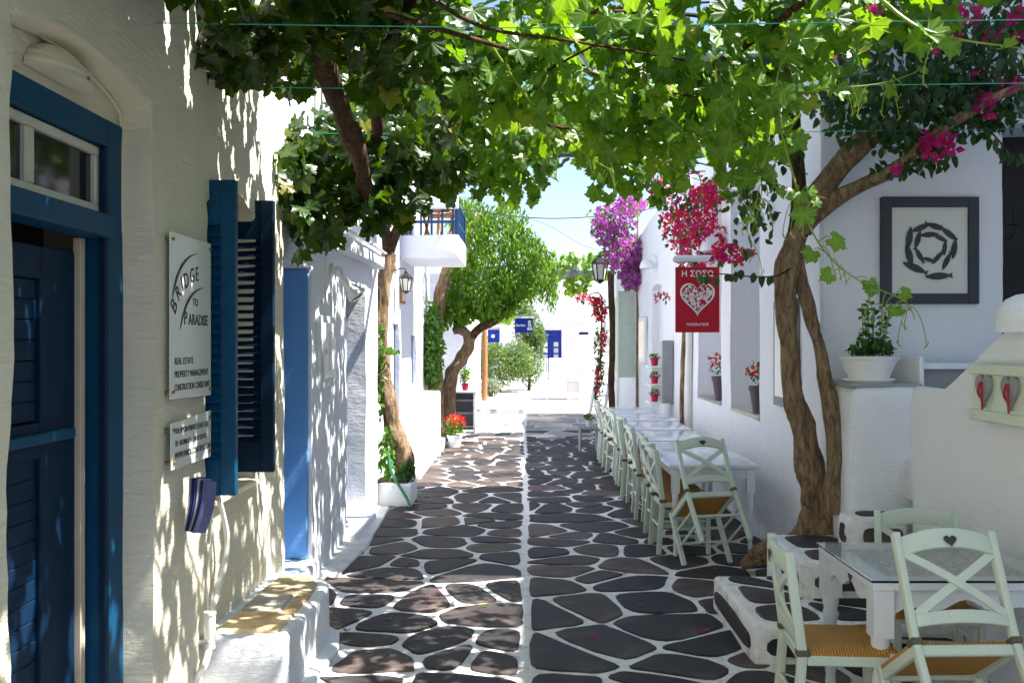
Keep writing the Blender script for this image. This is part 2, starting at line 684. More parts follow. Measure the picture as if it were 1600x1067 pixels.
# ------------------------------------------------------------------ foliage
def grape_leaf(seed):
    r_ = random.Random(seed)
    pts = []
    n = 30
    for i in range(n):
        th = -math.pi + 2 * math.pi * (i + .5) / n          # 0 = tip direction (+x)
        lob = 0
        for c, w, a in ((0, .46, 1.0), (1.1, .42, .88), (-1.1, .42, .88), (2.1, .45, .74), (-2.1, .45, .74)):
            lob = max(lob, a * math.exp(-((th - c) / w) ** 2))
        r = .58 + .42 * lob
        if abs(th) > 2.75:
            r *= .55
        r *= 1 + (.09 if i % 2 else -.07) + r_.uniform(-.04, .04)
        pts.append((r * math.cos(th) * .5, r * math.sin(th) * .5))
    cup = r_.uniform(-1.1, .7)
    fold = r_.uniform(-.1, .45)
    vs = [(0, 0, 0)]
    for x, y in pts:
        vs.append((x, y, cup * (x * x + y * y) + .10 * abs(math.sin(math.atan2(y, x) * 2.5)) * math.hypot(x, y) + fold * abs(y) + r_.uniform(-.035, .035)))
    fs = [(0, i + 1, (i + 1) % n + 1) for i in range(n)]
    return [(x + .25, y, z) for x, y, z in vs], fs


def ovate_leaf(seed, wide=.5, fold=.12):
    r_ = random.Random(seed)
    out = [(0, 0), (.22, .8), (.5, 1.0), (.78, .62), (1, 0)]
    vs, fs = [], []
    bend = r_.uniform(-.25, .05)
    for i, (x, w) in enumerate(out):
        z = bend * x * x
        if w == 0:
            vs.append((x, 0, z))
        else:
            vs += [(x, 0, z), (x, w * wide / 2, z + fold * w), (x, -w * wide / 2, z + fold * w)]
    # 0 base; 1..3, 4..6, 7..9; 10 tip
    fs = [(0, 1, 2), (0, 3, 1), (1, 4, 5, 2), (1, 3, 6, 4), (4, 7, 8, 5), (4, 6, 9, 7), (7, 10, 8), (7, 9, 10)]
    return vs, fs


def thin_leaf(seed, wide=.4):
    b = random.Random(seed).uniform(-.2, .1)
    return [(0, 0, 0), (.45, wide / 2, .05), (1, 0, b), (.45, -wide / 2, .05)], [(0, 1, 2, 3)]


def bract(seed):
    r_ = random.Random(seed)
    vs, fs = [], []
    for k in range(3):
        a = k * 2.094 + r_.uniform(-.2, .2)
        M_ = Matrix.Rotation(a, 3, 'Z')
        b = len(vs)
        for x, y, z in ((0, 0, 0), (.28, .26, .22), (.62, 0, .38 + r_.uniform(-.1, .1)), (.28, -.26, .22), (.34, 0, .12)):
            vs.append(tuple(M_ @ Vector((x, y, z))))
        fs += [(b, b + 4, b + 1), (b + 1, b + 4, b + 2), (b + 2, b + 4, b + 3), (b + 3, b + 4, b)]
    return vs, fs


GRAPE = [grape_leaf(i) for i in range(9)]
LOBE = [min(range(30), key=lambda i: abs(-math.pi + 2 * math.pi * (i + .5) / 30 - c)) for c in (0.05, 1.1, -1.1, 2.1, -2.1)]
GRAPE_W = [1.0] + [1.0 if i in LOBE else 0.0 for i in range(30)]
OVATE = [ovate_leaf(i, .62) for i in range(3)]
SLIM = [ovate_leaf(i + 9, .36) for i in range(2)]
THIN = [thin_leaf(i) for i in range(3)]
BRACT = [bract(i) for i in range(3)]


def place(n, sampler, size, tip=(0, 0, -1), tip_j=.7, nrm=(0, 0, 1), nrm_j=.6, r_=rnd):
    """n leaf placements: (matrix, shape number); the tip points roughly along tip, the face roughly along nrm"""
    out = []
    for _ in range(n):
        p = sampler()
        if p is None:
            continue
        tv = (Vector(tip) + Vector((r_.gauss(0, 1), r_.gauss(0, 1), r_.gauss(0, 1))) * tip_j)
        if tv.length < 1e-3:
            continue
        tv.normalize()
        nv = Vector(nrm) + Vector((r_.gauss(0, 1), r_.gauss(0, 1), r_.gauss(0, 1))) * nrm_j
        nv = nv - tv * nv.dot(tv)
        if nv.length < 1e-3:
            continue
        nv.normalize()
        yv = nv.cross(tv)
        s = r_.uniform(*size)
        m = Matrix((tv * s, yv * s, nv * s)).transposed().to_4x4()
        m.translation = p
        out.append((m, r_.randrange(1000)))
    return out


def join_shapes(name, shapes, plc):
    V, LI, LS, off, ls = [], [], [], 0, 0
    for si, (vs, fs) in enumerate(shapes):
        mats = [m for m, k in plc if k % len(shapes) == si]
        if not mats:
            continue
        A = np.array([[list(r) for r in m] for m in mats])
        b = np.c_[np.array(vs, float), np.ones(len(vs))]
        W = np.einsum('nij,kj->nki', A, b)[..., :3].reshape(-1, 3)
        V.append(W)
        fl = np.concatenate([np.array(f) for f in fs])
        cnt = np.array([len(f) for f in fs])
        n = len(mats)
        LI.append((fl[None, :] + (np.arange(n) * len(vs))[:, None]).ravel() + off)
        LS.append(np.tile(cnt, n))
        off += n * len(vs)
    V, LI, LS = np.concatenate(V), np.concatenate(LI), np.concatenate(LS)
    me = bpy.data.meshes.new(name)
    me.vertices.add(len(V))
    me.vertices.foreach_set('co', V.astype(np.float32).ravel())
    me.loops.add(len(LI))
    me.loops.foreach_set('vertex_index', LI.astype(np.int32))
    me.polygons.add(len(LS))
    me.polygons.foreach_set('loop_start', np.concatenate([[0], np.cumsum(LS)[:-1]]).astype(np.int32))
    me.update(calc_edges=True)
    if shapes is GRAPE:
        at = me.attributes.new('vein', 'FLOAT', 'POINT')
        at.data.foreach_set('value', np.tile(np.array(GRAPE_W, np.float32), len(V) // len(GRAPE_W)))
    return me


SHAPE_MESH = {}


def foliage(parent, shapes, plc, material, n_single=0, single='leaf', rest='foliage'):
    """the n_single placements that show largest become objects of their own, the rest one mesh"""
    if not plc:
        return
    def show(pm):
        p = pm[0].translation
        if p.y < .5:
            return 0
        x, y = 820 + 1500 * p.x / p.y, 535 + 1500 * (CAM_H - p.z) / p.y
        if -30 < x < 1630 and -30 < y < 1090:
            return pm[0].col[0].length / p.y
        return 0
    if n_single:
        plc = sorted(plc, key=show, reverse=True)
    for m_, k in plc[:n_single]:
        key = (id(shapes), k % len(shapes), material.name)
        if key not in SHAPE_MESH:
            me = bpy.data.meshes.new(single)
            me.from_pydata(*[shapes[k % len(shapes)][0], [], shapes[k % len(shapes)][1]])
            if shapes is GRAPE:
                me.attributes.new('vein', 'FLOAT', 'POINT').data.foreach_set('value', GRAPE_W)
            me.materials.append(material)
            SHAPE_MESH[key] = me
        o = link(single, SHAPE_MESH[key], None, parent)
        o.matrix_basis = m_
    if len(plc) > n_single:
        o = link(rest, join_shapes(rest, shapes, plc[n_single:]), material, parent)
        o['kind'] = 'stuff'


def ell(c, r, r_=rnd, shell=.0):
    c = Vector(c)

    def f():
        while True:
            d = Vector((r_.uniform(-1, 1), r_.uniform(-1, 1), r_.uniform(-1, 1)))
            if shell < d.length < 1:
                break
        return c + Vector((d.x * r[0], d.y * r[1], d.z * r[2]))
    return f


def boxs(a, b, r_=rnd, thin=None):
    def f():
        for _ in range(20):
            p = Vector([r_.uniform(x, y) for x, y in zip(a, b)])
            if thin is None or noise.noise(p * thin[0]) > thin[1]:
                return p
    return f


# ================================================================== SETTING
def struct(name, me, material, parent=None):
    o = link(name, me, material, parent)
    if parent is None:
        o['kind'] = 'structure'
    return o


struct('ground', MB().add([(-400, -200, -.03), (400, -200, -.03), (400, 600, -.03), (-400, 600, -.03)], [(0, 1, 2, 3)]).mesh('ground'), M['ground'])
STREET_Y1 = 45.0
vs, fs = [], []
nx, ny = 30, 130
for j in range(ny + 1):
    for i in range(nx + 1):
        x, y = -2.2 + i * 6.9 / nx if j < 74 else -7 + i * 15.0 / nx, -6.2 + 29.7 * j / 74 if j < 74 else 23.5 + (STREET_Y1 - 23.5) * (j - 74) / (ny - 74)
        vs.append((x, y, .004 * noise.noise(Vector((x * 3, y * 3, 0)))))
for j in range(ny):
    for i in range(nx):
        a = j * (nx + 1) + i
        fs.append((a, a + 1, a + nx + 2, a + nx + 1))
street = struct('street', MB().add(vs, fs).mesh('street', smooth=40), M['mortar'])


def clip(poly, n, d):
    out = []
    for i in range(len(poly)):
        a, b = poly[i], poly[(i + 1) % len(poly)]
        da, db = a[0] * n[0] + a[1] * n[1] - d, b[0] * n[0] + b[1] * n[1] - d
        if da <= 0:
            out.append(a)
        if da * db < 0:
            k = da / (da - db)
            out.append((a[0] + (b[0] - a[0]) * k, a[1] + (b[1] - a[1]) * k))
    return out


def stone_cells(u0, u1, v0, v1, du, dv, joint, r_, jit=.44, drop=.15):
    sites = []
    nu, nv_ = max(1, round((u1 - u0) / du)), max(1, round((v1 - v0) / dv))
    for j in range(nv_):
        for i in range(nu):
            if r_.random() < drop and nu * nv_ > 6:
                continue
            off = .25 if j % 2 else -.25
            sites.append((u0 + (i + .5 + off * .8 + r_.uniform(-jit, jit)) * (u1 - u0) / nu, v0 + (j + .5 + r_.uniform(-jit, jit)) * (v1 - v0) / nv_))
    out = []
    for k, s in enumerate(sites):
        poly = [(u0, v0), (u1, v0), (u1, v1), (u0, v1)]
        for q, o in enumerate(sites):
            if q == k or abs(o[1] - s[1]) > 2.6 * dv or abs(o[0] - s[0]) > 3 * du:
                continue
            nx_, ny_ = o[0] - s[0], o[1] - s[1]
            L = math.hypot(nx_, ny_)
            if L < 1e-6:
                continue
            nx_, ny_ = nx_ / L, ny_ / L
            mid = ((o[0] + s[0]) / 2, (o[1] + s[1]) / 2)
            poly = clip(poly, (nx_, ny_), mid[0] * nx_ + mid[1] * ny_)
            if len(poly) < 3:
                break
        if len(poly) < 3:
            continue
        # inset by half the joint
        area = sum(poly[i][0] * poly[(i + 1) % len(poly)][1] - poly[(i + 1) % len(poly)][0] * poly[i][1] for i in range(len(poly)))
        if area < 0:
            poly = poly[::-1]
        ins = poly
        jt = joint * r_.uniform(.75, 1.35)
        for i in range(len(poly)):
            a, b = poly[i], poly[(i + 1) % len(poly)]
            ex, ey = b[0] - a[0], b[1] - a[1]
            L = math.hypot(ex, ey)
            if L < 1e-5:
                continue
            n = (ey / L, -ex / L)
            ins = clip(ins, n, a[0] * n[0] + a[1] * n[1] - jt / 2)
            if len(ins) < 3:
                break
        if len(ins) < 3:
            continue
        ar = abs(sum(ins[i][0] * ins[(i + 1) % len(ins)][1] - ins[(i + 1) % len(ins)][0] * ins[i][1] for i in range(len(ins)))) / 2
        if ar < .012:
            continue
        # merge close corners, then round by corner cutting
        for kk in (.17, .25):
            nw = []
            for i in range(len(ins)):
                a, b = ins[i], ins[(i + 1) % len(ins)]
                nw += [(a[0] + (b[0] - a[0]) * kk, a[1] + (b[1] - a[1]) * kk), (a[0] + (b[0] - a[0]) * (1 - kk), a[1] + (b[1] - a[1]) * (1 - kk))]
            ins = nw
        c = (sum(p[0] for p in ins) / len(ins), sum(p[1] for p in ins) / len(ins))
        w = []
        for p in ins:
            nz_ = noise.noise(Vector((p[0] * 9, p[1] * 9, 3.1))) * .034
            w.append((p[0] + (p[0] - c[0]) * nz_ * 2, p[1] + (p[1] - c[1]) * nz_ * 2))
        ded = [w[0]]
        for p in w[1:]:
            if math.hypot(p[0] - ded[-1][0], p[1] - ded[-1][1]) > .02:
                ded.append(p)
        if len(ded) >= 4:
            out.append((c, ded))
    return out


def stone_geo(c, poly, h, r_):
    """slab in local coordinates round its centre, top at h, edges eased"""
    n = len(poly)
    loc = [(p[0] - c[0], p[1] - c[1]) for p in poly]
    vs = [(x, y, -.015) for x, y in loc] + [(x, y, h - .005) for x, y in loc] + [(x * .965, y * .965, h + .0015 * r_.uniform(-1, 1)) for x, y in loc]
    fs = [tuple(2 * n + i for i in range(n))]
    for k in (0, 1):
        for i in range(n):
            j = (i + 1) % n
            fs.append((k * n + i, k * n + j, (k + 1) * n + j, (k + 1) * n + i))
    return vs, fs


sr = random.Random(5)
BLOCKED = [(-1.7, -1.10, 4.5, 5.85), (1.22, 2.6, 5.18, 6.4), (1.63, 2.6, 5.18, 6.7), (-1.8, -1.2, 10.15, 10.75)]
cells = stone_cells(.006, 2.12, 3.0, 23.4, .42, .40, .043, sr) + stone_cells(-1.50, -.006, 3.0, 23.4, .42, .41, .043, sr)
cells = [c for c in cells if not any(all(b[0] < p[0] < b[1] and b[2] < p[1] < b[3] for p in c[1]) for b in BLOCKED)]
def warp(p):
    return (p[0] + .05 * noise.noise(Vector((0, p[1] * .55, 7.0))) + .018 * noise.noise(Vector((p[0] * 2, p[1] * 2.1, 1.0))), p[1] + .02 * noise.noise(Vector((p[0] * 2.2, p[1] * 2, 5.0))))


cells = [(warp(c), [warp(p) for p in poly]) for c, poly in cells]
cells.sort(key=lambda c: c[0][1])
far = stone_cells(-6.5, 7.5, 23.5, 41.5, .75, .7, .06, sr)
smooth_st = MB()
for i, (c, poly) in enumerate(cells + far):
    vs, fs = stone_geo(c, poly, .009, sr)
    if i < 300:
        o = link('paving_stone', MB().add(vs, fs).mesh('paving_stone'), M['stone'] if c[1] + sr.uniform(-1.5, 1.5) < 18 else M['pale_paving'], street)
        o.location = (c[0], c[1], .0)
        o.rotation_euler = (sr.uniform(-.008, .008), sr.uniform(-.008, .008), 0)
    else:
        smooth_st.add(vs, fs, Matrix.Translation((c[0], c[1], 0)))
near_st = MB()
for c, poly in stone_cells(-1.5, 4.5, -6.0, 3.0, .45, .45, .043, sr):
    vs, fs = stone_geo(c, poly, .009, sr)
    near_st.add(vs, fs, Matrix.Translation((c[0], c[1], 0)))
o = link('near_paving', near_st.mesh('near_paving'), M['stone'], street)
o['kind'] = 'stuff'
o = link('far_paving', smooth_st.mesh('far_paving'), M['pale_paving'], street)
o['kind'] = 'stuff'

Lf = lambda x0: (lambda u, v, w: (x0 + w, u, v))
Rt = lambda x0: (lambda u, v, w: (x0 - w, u, v))
Fr = lambda y0: (lambda u, v, w: (u, y0 - w, v))


def boxpart(name, a, b, material, parent, bevel=.004, seg=1, wob=0, sub=0, smooth=False):
    return link(name, MB().box(a, b).mesh(name, bevel=bevel, seg=seg, wob=wob, sub=sub, smooth=smooth), material, parent)


# ------------------------------------------------------------------ house with the blue door
XL = -1.54
h1 = thing('plaster_house', 'limewashed house with an arched blue door and blue louvred shutters', 'house', (XL - .5, 3.6, 0), world_parts=True)
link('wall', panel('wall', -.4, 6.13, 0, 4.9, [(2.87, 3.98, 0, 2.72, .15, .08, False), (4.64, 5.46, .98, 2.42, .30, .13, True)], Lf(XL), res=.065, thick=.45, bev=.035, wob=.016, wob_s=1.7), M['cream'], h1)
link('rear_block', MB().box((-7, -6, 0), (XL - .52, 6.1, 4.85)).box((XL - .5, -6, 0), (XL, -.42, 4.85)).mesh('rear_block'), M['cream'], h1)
# tympanum over the door and the frame
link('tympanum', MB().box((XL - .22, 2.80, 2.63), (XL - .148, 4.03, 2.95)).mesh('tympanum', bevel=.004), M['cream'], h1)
df = link('door_frame', MB().box((XL - .22, 3.835, 0), (XL - .125, 3.985, 2.64)).box((XL - .22, 2.86, 0), (XL - .125, 2.96, 2.64)).box((XL - .22, 2.96, 2.53), (XL - .127, 3.835, 2.64)).box((XL - .23, 2.955, 2.165), (XL - .10, 3.84, 2.255)).mesh('door_frame', bevel=.006, seg=2), M['blue'], h1)
boxpart('door_bead', (XL - .145, 3.80, .02), (XL - .12, 3.83, 2.52), M['blue_dark'], df, .003)
tw = link('transom_window', MB().box((XL - .19, 2.97, 2.26), (XL - .15, 3.825, 2.295)).box((XL - .19, 2.97, 2.49), (XL - .15, 3.825, 2.525)).box((XL - .19, 3.255, 2.295), (XL - .152, 3.315, 2.49)).box((XL - .19, 3.785, 2.295), (XL - .152, 3.825, 2.49)).box((XL - .19, 2.97, 2.295), (XL - .152, 3.0, 2.49)).mesh('transom_window', bevel=.005), painted('worn_white_frame', (.62, .60, .52), .5), h1)
boxpart('pane', (XL - .18, 3.0, 2.295), (XL - .172, 3.255, 2.49), M['pane'], tw, 0)
boxpart('pane', (XL - .18, 3.315, 2.295), (XL - .172, 3.785, 2.49), M['pane'], tw, 0)
boxpart('door_jamb', (XL - .23, 3.76, .0), (XL - .20, 3.80, 2.16), painted('pale_jamb', (.55, .47, .37), .6), h1, .002)
dl = link('door_leaf', MB().box((XL - .27, 3.48, .02), (XL - .215, 3.745, 2.10)).box((XL - .27, 2.9, .02), (XL - .215, 2.985, 2.10)).box((XL - .27, 2.985, 1.98), (XL - .217, 3.48, 2.10)).box((XL - .27, 2.985, 1.33), (XL - .217, 3.48, 1.46)).box((XL - .27, 2.985, .02), (XL - .217, 3.48, .16)).mesh('door_leaf', bevel=.005, seg=2), M['blue_dark'], h1)
pk = MB().box((XL - .268, 2.985, 0), (XL - .232, 3.48, .0715)).mesh('plank', bevel=.0035)
pk.materials.append(M['blue_dark'])
for z in [.165 + .073 * i for i in range(16)] + [1.465 + .0735 * i for i in range(7)]:
    link('plank', pk, None, dl).location.z = z
boxpart('letter_ledge', (XL - .215, 2.99, 1.385), (XL - .185, 3.69, 1.425), M['blue'], dl, .005)
boxpart('threshold', (XL - .35, 2.88, -.01), (XL - .02, 3.97, .05), M['white'], h1, .01)
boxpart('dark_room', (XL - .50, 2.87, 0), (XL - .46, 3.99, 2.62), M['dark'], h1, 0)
# window behind the shutters
wf = link('window_frame', MB().box((XL - .29, 4.66, 1.0), (XL - .25, 4.72, 2.40)).box((XL - .29, 5.38, 1.0), (XL - .25, 5.44, 2.40)).box((XL - .29, 4.72, 2.34), (XL - .252, 5.38, 2.40)).box((XL - .29, 4.72, 1.0), (XL - .252, 5.38, 1.07)).box((XL - .29, 5.02, 1.07), (XL - .254, 5.08, 2.34)).mesh('window_frame', bevel=.004), M['blue_dark'], h1)
boxpart('pane', (XL - .285, 4.72, 1.07), (XL - .275, 5.02, 2.34), M['pane'], wf, 0)
boxpart('pane', (XL - .285, 5.08, 1.07), (XL - .275, 5.38, 2.34), M['pane'], wf, 0)
boxpart('lintel', (XL - .29, 4.66, 2.405), (XL - .12, 5.44, 2.47), M['wood'], h1, .008)
slat_me = {}


def shutter(Y, x0, x1, z0, z1, material, parent, th=.045, sl=.046):
    f = MB()
    st = .075
    f.box((x0, Y, z0), (x0 + st, Y + th, z1)).box((x1 - st, Y, z0), (x1, Y + th, z1))
    f.box((x0 + st, Y + .002, z1 - .22), (x1 - st, Y + th - .002, z1)).box((x0 + st, Y + .002, z0), (x1 - st, Y + th - .002, z0 + .17))
    s = link('shutter', f.mesh('shutter', bevel=.005, seg=2), material, parent)
    n = int((z1 - z0 - .39) / sl)
    w = x1 - x0 - 2 * st
    key = (round(w, 3), material.name)
    if key not in slat_me:
        me = MB().box((0, -.034, -.0045), (w, .034, .0045), Matrix.Rotation(R(58), 4, 'X')).mesh('slat', bevel=.002)
        me.materials.append(material)
        slat_me[key] = me
    for i in range(n):
        o = link('slat', slat_me[key], None, s)
        o.location = (x0 + st, Y + th / 2, z0 + .17 + (i + .5) * (z1 - z0 - .39) / n)
    for z in (z0 + .3, z1 - .3):
        o = link('hinge', MB().box((x0 - .015, Y + .01, z - .03), (x0 + .03, Y + th + .006, z + .03)).mesh('hinge', bevel=.003), M['black'], s)
    return s


shutter(4.66, XL - .245, XL + .135, 1.006, 2.54, M['blue'], h1)
shutter(5.44, XL - .245, XL + .115, 1.015, 2.555, M['blue_dark'], h1)
boxpart('window_sill', (XL - .28, 4.66, .955), (XL + .05, 5.44, .985), M['grey_stone'], h1, .008)

# masonry bench
bn = thing('masonry_bench', 'low whitewashed masonry bench with ochre flagstones on its seat', 'bench', (-1.34, 5.2, 0), world_parts=True)
pts = [(-1.62, 4.58), (-1.17, 4.58), (-1.135, 4.62), (-1.13, 5.5), (-1.16, 5.68), (-1.24, 5.80), (-1.36, 5.86), (-1.62, 5.90)]
bm = MB().prism(pts, -.01, .345)
link('base', bm.mesh('base', bevel=.035, seg=3, wob=.016, wob_s=3, sub=.09, smooth=60), M['white'], bn)
link('foot', MB().prism([(-1.62, 4.60), (-1.10, 4.60), (-1.06, 4.7), (-1.06, 5.5), (-1.10, 5.74), (-1.2, 5.88), (-1.62, 5.98)], -.01, .035).mesh('foot', bevel=.02, seg=2, wob=.02, sub=.1, smooth=60), M['white'], bn)
link('kerb', MB().prism([(-1.62, 5.91), (-1.42, 5.9), (-1.4, 6.12), (-1.62, 6.14)], -.01, .30).mesh('kerb', bevel=.05, seg=3, wob=.015, sub=.08, smooth=60), M['white'], bn)
for nm, poly, mt in (('flagstone', [(-1.50, 4.66), (-1.20, 4.66), (-1.19, 4.98), (-1.49, 5.0)], 'ochre_stone'), ('flagstone', [(-1.49, 5.02), (-1.28, 5.01), (-1.28, 5.33), (-1.485, 5.34)], 'grey_stone'), ('flagstone', [(-1.265, 5.0), (-1.19, 5.0), (-1.18, 5.35), (-1.265, 5.35)], 'ochre_stone'), ('flagstone', [(-1.49, 5.36), (-1.18, 5.37), (-1.20, 5.58), (-1.28, 5.72), (-1.47, 5.76)], 'ochre_stone')):
    link(nm, MB().prism(poly, .33, .358).mesh(nm, bevel=.012, seg=2, wob=.006, wob_s=9, sub=.06, smooth=50), M[mt], bn)

# ------------------------------------------------------------------ house with the pale blue doorway
X2 = -1.56
h2 = thing('stucco_house', 'white stucco house with a pale blue doorway and a projecting ledge', 'house', (X2 - .5, 8.1, 0), world_parts=True)
link('wall', panel('wall', 6.16, 10.17, 0, 5.0, [(6.2, 7.03, .17, 2.29, .32, 0, True), (8.39, 9.40, .08, 2.28, .30, 0, True)], Lf(X2), res=.10, thick=.4, bev=.022, wob=.014), M['white'], h2)
link('rear_block', MB().box((-7, 6.2, 0), (X2 - .42, 10.1, 4.9)).mesh('rear_block'), M['white'], h2)
link('painted_reveal', MB().box((X2 - .31, 6.985, .18), (X2 - .024, 7.026, 2.285)).mesh('painted_reveal', bevel=.006, sub=.2, wob=.003), M['blue_wall'], h2)
boxpart('door', (X2 - .31, 6.21, .18), (X2 - .27, 6.98, 2.28), M['blue_wall'], h2)
boxpart('doorstep', (X2 - .3, 6.2, -.01), (X2 + .05, 7.06, .165), M['white'], h2, .02, 2, .008, .12, 60)
dd = boxpart('door', (X2 - .29, 8.41, .09), (X2 - .25, 9.38, 2.27), M['navy'], h2)
boxpart('doorstep', (X2 - .3, 8.36, -.01), (X2 + .10, 9.44, .085), M['white'], h2, .02, 2, .008, .12, 60)
link('ledge', MB().box((X2 - .05, 6.35, 2.50), (X2 + .125, 9.86, 2.63)).mesh('ledge', bevel=.018, seg=2, sub=.25, wob=.012, smooth=60), M['white'], h2)
link('skirting', MB().prism([(X2 - .02, 7.1), (X2 + .17, 7.2), (X2 + .22, 8.2), (X2 + .18, 9.3), (X2 + .14, 10.1), (X2 - .02, 10.15)], -.01, .03).mesh('skirting', bevel=.012, seg=2, sub=.2, wob=.012, smooth=60), M['mortar'], h2)

# ------------------------------------------------------------------ balcony house
X3 = -1.75
h3 = thing('balcony_house', 'white two-storey house with a cantilevered balcony and blue railing', 'house', (X3 - .5, 14, 0), world_parts=True)
link('wall', panel('wall', 10.3, 17.6, 0, 5.6, [(12.78, 13.42, .25, 2.0, .13, 0, True), (14.8, 15.48, 1.08, 1.86, .11, 0, True), (13.6, 14.9, 3.3, 4.9, .12, 0, True)], Lf(X3), res=.16, thick=.4, bev=.02), M['white'], h3)
link('rear_block', MB().box((-7, 10.35, 0), (X3 - .42, 17.5, 5.5)).mesh('rear_block'), M['white'], h3)
boxpart('door', (X3 - .12, 12.8, .26), (X3 - .06, 13.40, 1.99), M['navy'], h3)
boxpart('window', (X3 - .10, 14.82, 1.09), (X3 - .05, 15.46, 1.85), M['navy'], h3)
boxpart('balcony_door', (X3 - .11, 13.62, 3.31), (X3 - .07, 14.88, 4.88), M['navy'], h3)
boxpart('doorstep', (X3 - .02, 12.2, -.01), (X3 + .42, 16.2, .16), M['white'], h3, .02, 2, .01, .2, 60)
bal = link('balcony', MB().box((X3 - .1, 13.5, 2.93), (-.925, 15.1, 3.26)).mesh('balcony', bevel=.015, seg=2, sub=.2, wob=.008, smooth=60), M['white'], h3)
rl = link('railing', MB().box((-.99, 13.52, 3.25), (-.93, 13.58, 3.78)).box((-.99, 15.02, 3.25), (-.93, 15.08, 3.78)).box((X3, 13.53, 3.43), (-.99, 13.57, 3.47)).box((X3, 13.53, 3.70), (-.99, 13.57, 3.75)).box((-.98, 13.58, 3.43), (-.94, 15.02, 3.47)).box((-.98, 13.58, 3.70), (-.94, 15.02, 3.75)).mesh('railing', bevel=.004), M['navy'], h3)
for k in range(5):
    boxpart('baluster', (X3 + .12 + k * .15, 13.54, 3.26), (X3 + .15 + k * .15, 13.56, 3.70), M['navy'], rl, .002)
for k in range(9):
    boxpart('baluster', (-.97, 13.70 + k * .15, 3.26), (-.95, 13.73 + k * .15, 3.70), M['navy'], rl, .002)
link('upper_slab', MB().box((X3 - .1, 13.3, 3.62), (-.93, 13.5, 4.35)).box((X3 - .1, 13.5, 4.1), (-.93, 15.2, 4.33)).mesh('upper_slab', bevel=.012, seg=2, wob=.004), M['white'], h3)

# ------------------------------------------------------------------ far white house on the bend and the square behind
h4 = thing('corner_house', 'plain white house standing past the big leafy street tree', 'house', (-3.5, 25, 0), world_parts=True)
link('wall', panel('wall', -6.0, -1.28, 0, 3.3, [(-1.95, -1.62, .62, 1.25, .15, .1, True)], Fr(21.5), res=.25, thick=.3, bev=.04), M['white'], h4)
link('side_wall', MB().box((-6.0, 21.82, 0), (-1.30, 28.2, 3.25)).mesh('side_wall', bevel=.03, seg=2), M['white'], h4)

fh = thing('far_house', 'white flat-roofed house with a royal blue double door under a canopy', 'house', (2, 48, 0), world_parts=True)
link('wall', panel('wall', -6, 12, 0, 5.2, [(.72, 1.78, .3, 2.35, .15, 0, True), (2.62, 3.08, 1.55, 2.25, .12, 0, True)], Fr(46.4), res=.35, thick=.4, bev=.03), M['white'], fh)
link('rear_block', MB().box((-6, 46.85, 0), (12, 54, 5.1)).mesh('rear_block'), M['white'], fh)
dr = link('door', MB().box((.73, 46.49, .31), (1.245, 46.54, 2.34)).box((1.255, 46.49, .31), (1.77, 46.54, 2.34)).box((.73, 46.46, 1.98), (1.77, 46.49, 2.04)).mesh('door', bevel=.01), M['royal'], fh)
for cx in (.99, 1.51):
    for z in (.95, 1.25, 1.55):
        boxpart('pane', (cx - .11, 46.474, z), (cx + .11, 46.486, z + .22), M['block_stone'], dr, 0)
wd = boxpart('window', (2.63, 46.47, 1.56), (3.07, 46.52, 2.24), M['royal'], fh)
boxpart('pane', (2.70, 46.455, 1.62), (3.0, 46.465, 2.18), M['pane'], wd, 0)
cn = boxpart('canopy', (-2.2, 44.9, 2.46), (5.2, 46.42, 2.58), M['block_stone'], fh, .01)
for x in (-1.9, 2.02, 3.4):
    boxpart('post', (x, 44.95, 0), (x + .09, 45.04, 2.46), M['white_paint'], cn, .01)
link('parapet', MB().box((-6.1, 44.9, 2.6), (2.9, 46.38, 4.9)).box((2.9, 45.6, 2.6), (12, 46.38, 4.3)).mesh('parapet', bevel=.04, seg=2), M['white'], fh)

lw = link('garden_wall', MB().prism([(-1.5, 0), (.52, 0), (.52, 1.06), (-.6, 1.06), (-1.5, .62)], 0, .3, frame_mat((0, 42.3, 0), (1, 0, 0), (0, 0, 1))).mesh('garden_wall', bevel=.03, seg=2), M['white'])
tag(lw, 'low white garden wall beside the slatted gate, its top sloping down', 'wall')
lw2 = link('garden_wall', MB().box((1.06, 42.0, 0), (4.2, 42.3, 1.06)).mesh('garden_wall', bevel=.03, seg=2), M['white'])
tag(lw2, 'low white garden wall in front of the royal blue double door', 'wall')
gt = thing('garden_gate', 'small white slatted gate between two low garden walls', 'gate', (.79, 42.15, 0), world_parts=True)
for z in (.08, .93):
    boxpart('rail', (.53, 42.12, z), (1.05, 42.16, z + .05), M['grey_wood'], gt)
for k in range(7):
    boxpart('slat', (.54 + k * .072, 42.09, .04), (.59 + k * .072, 42.117, 1.05), M['white_paint'], gt, .004)

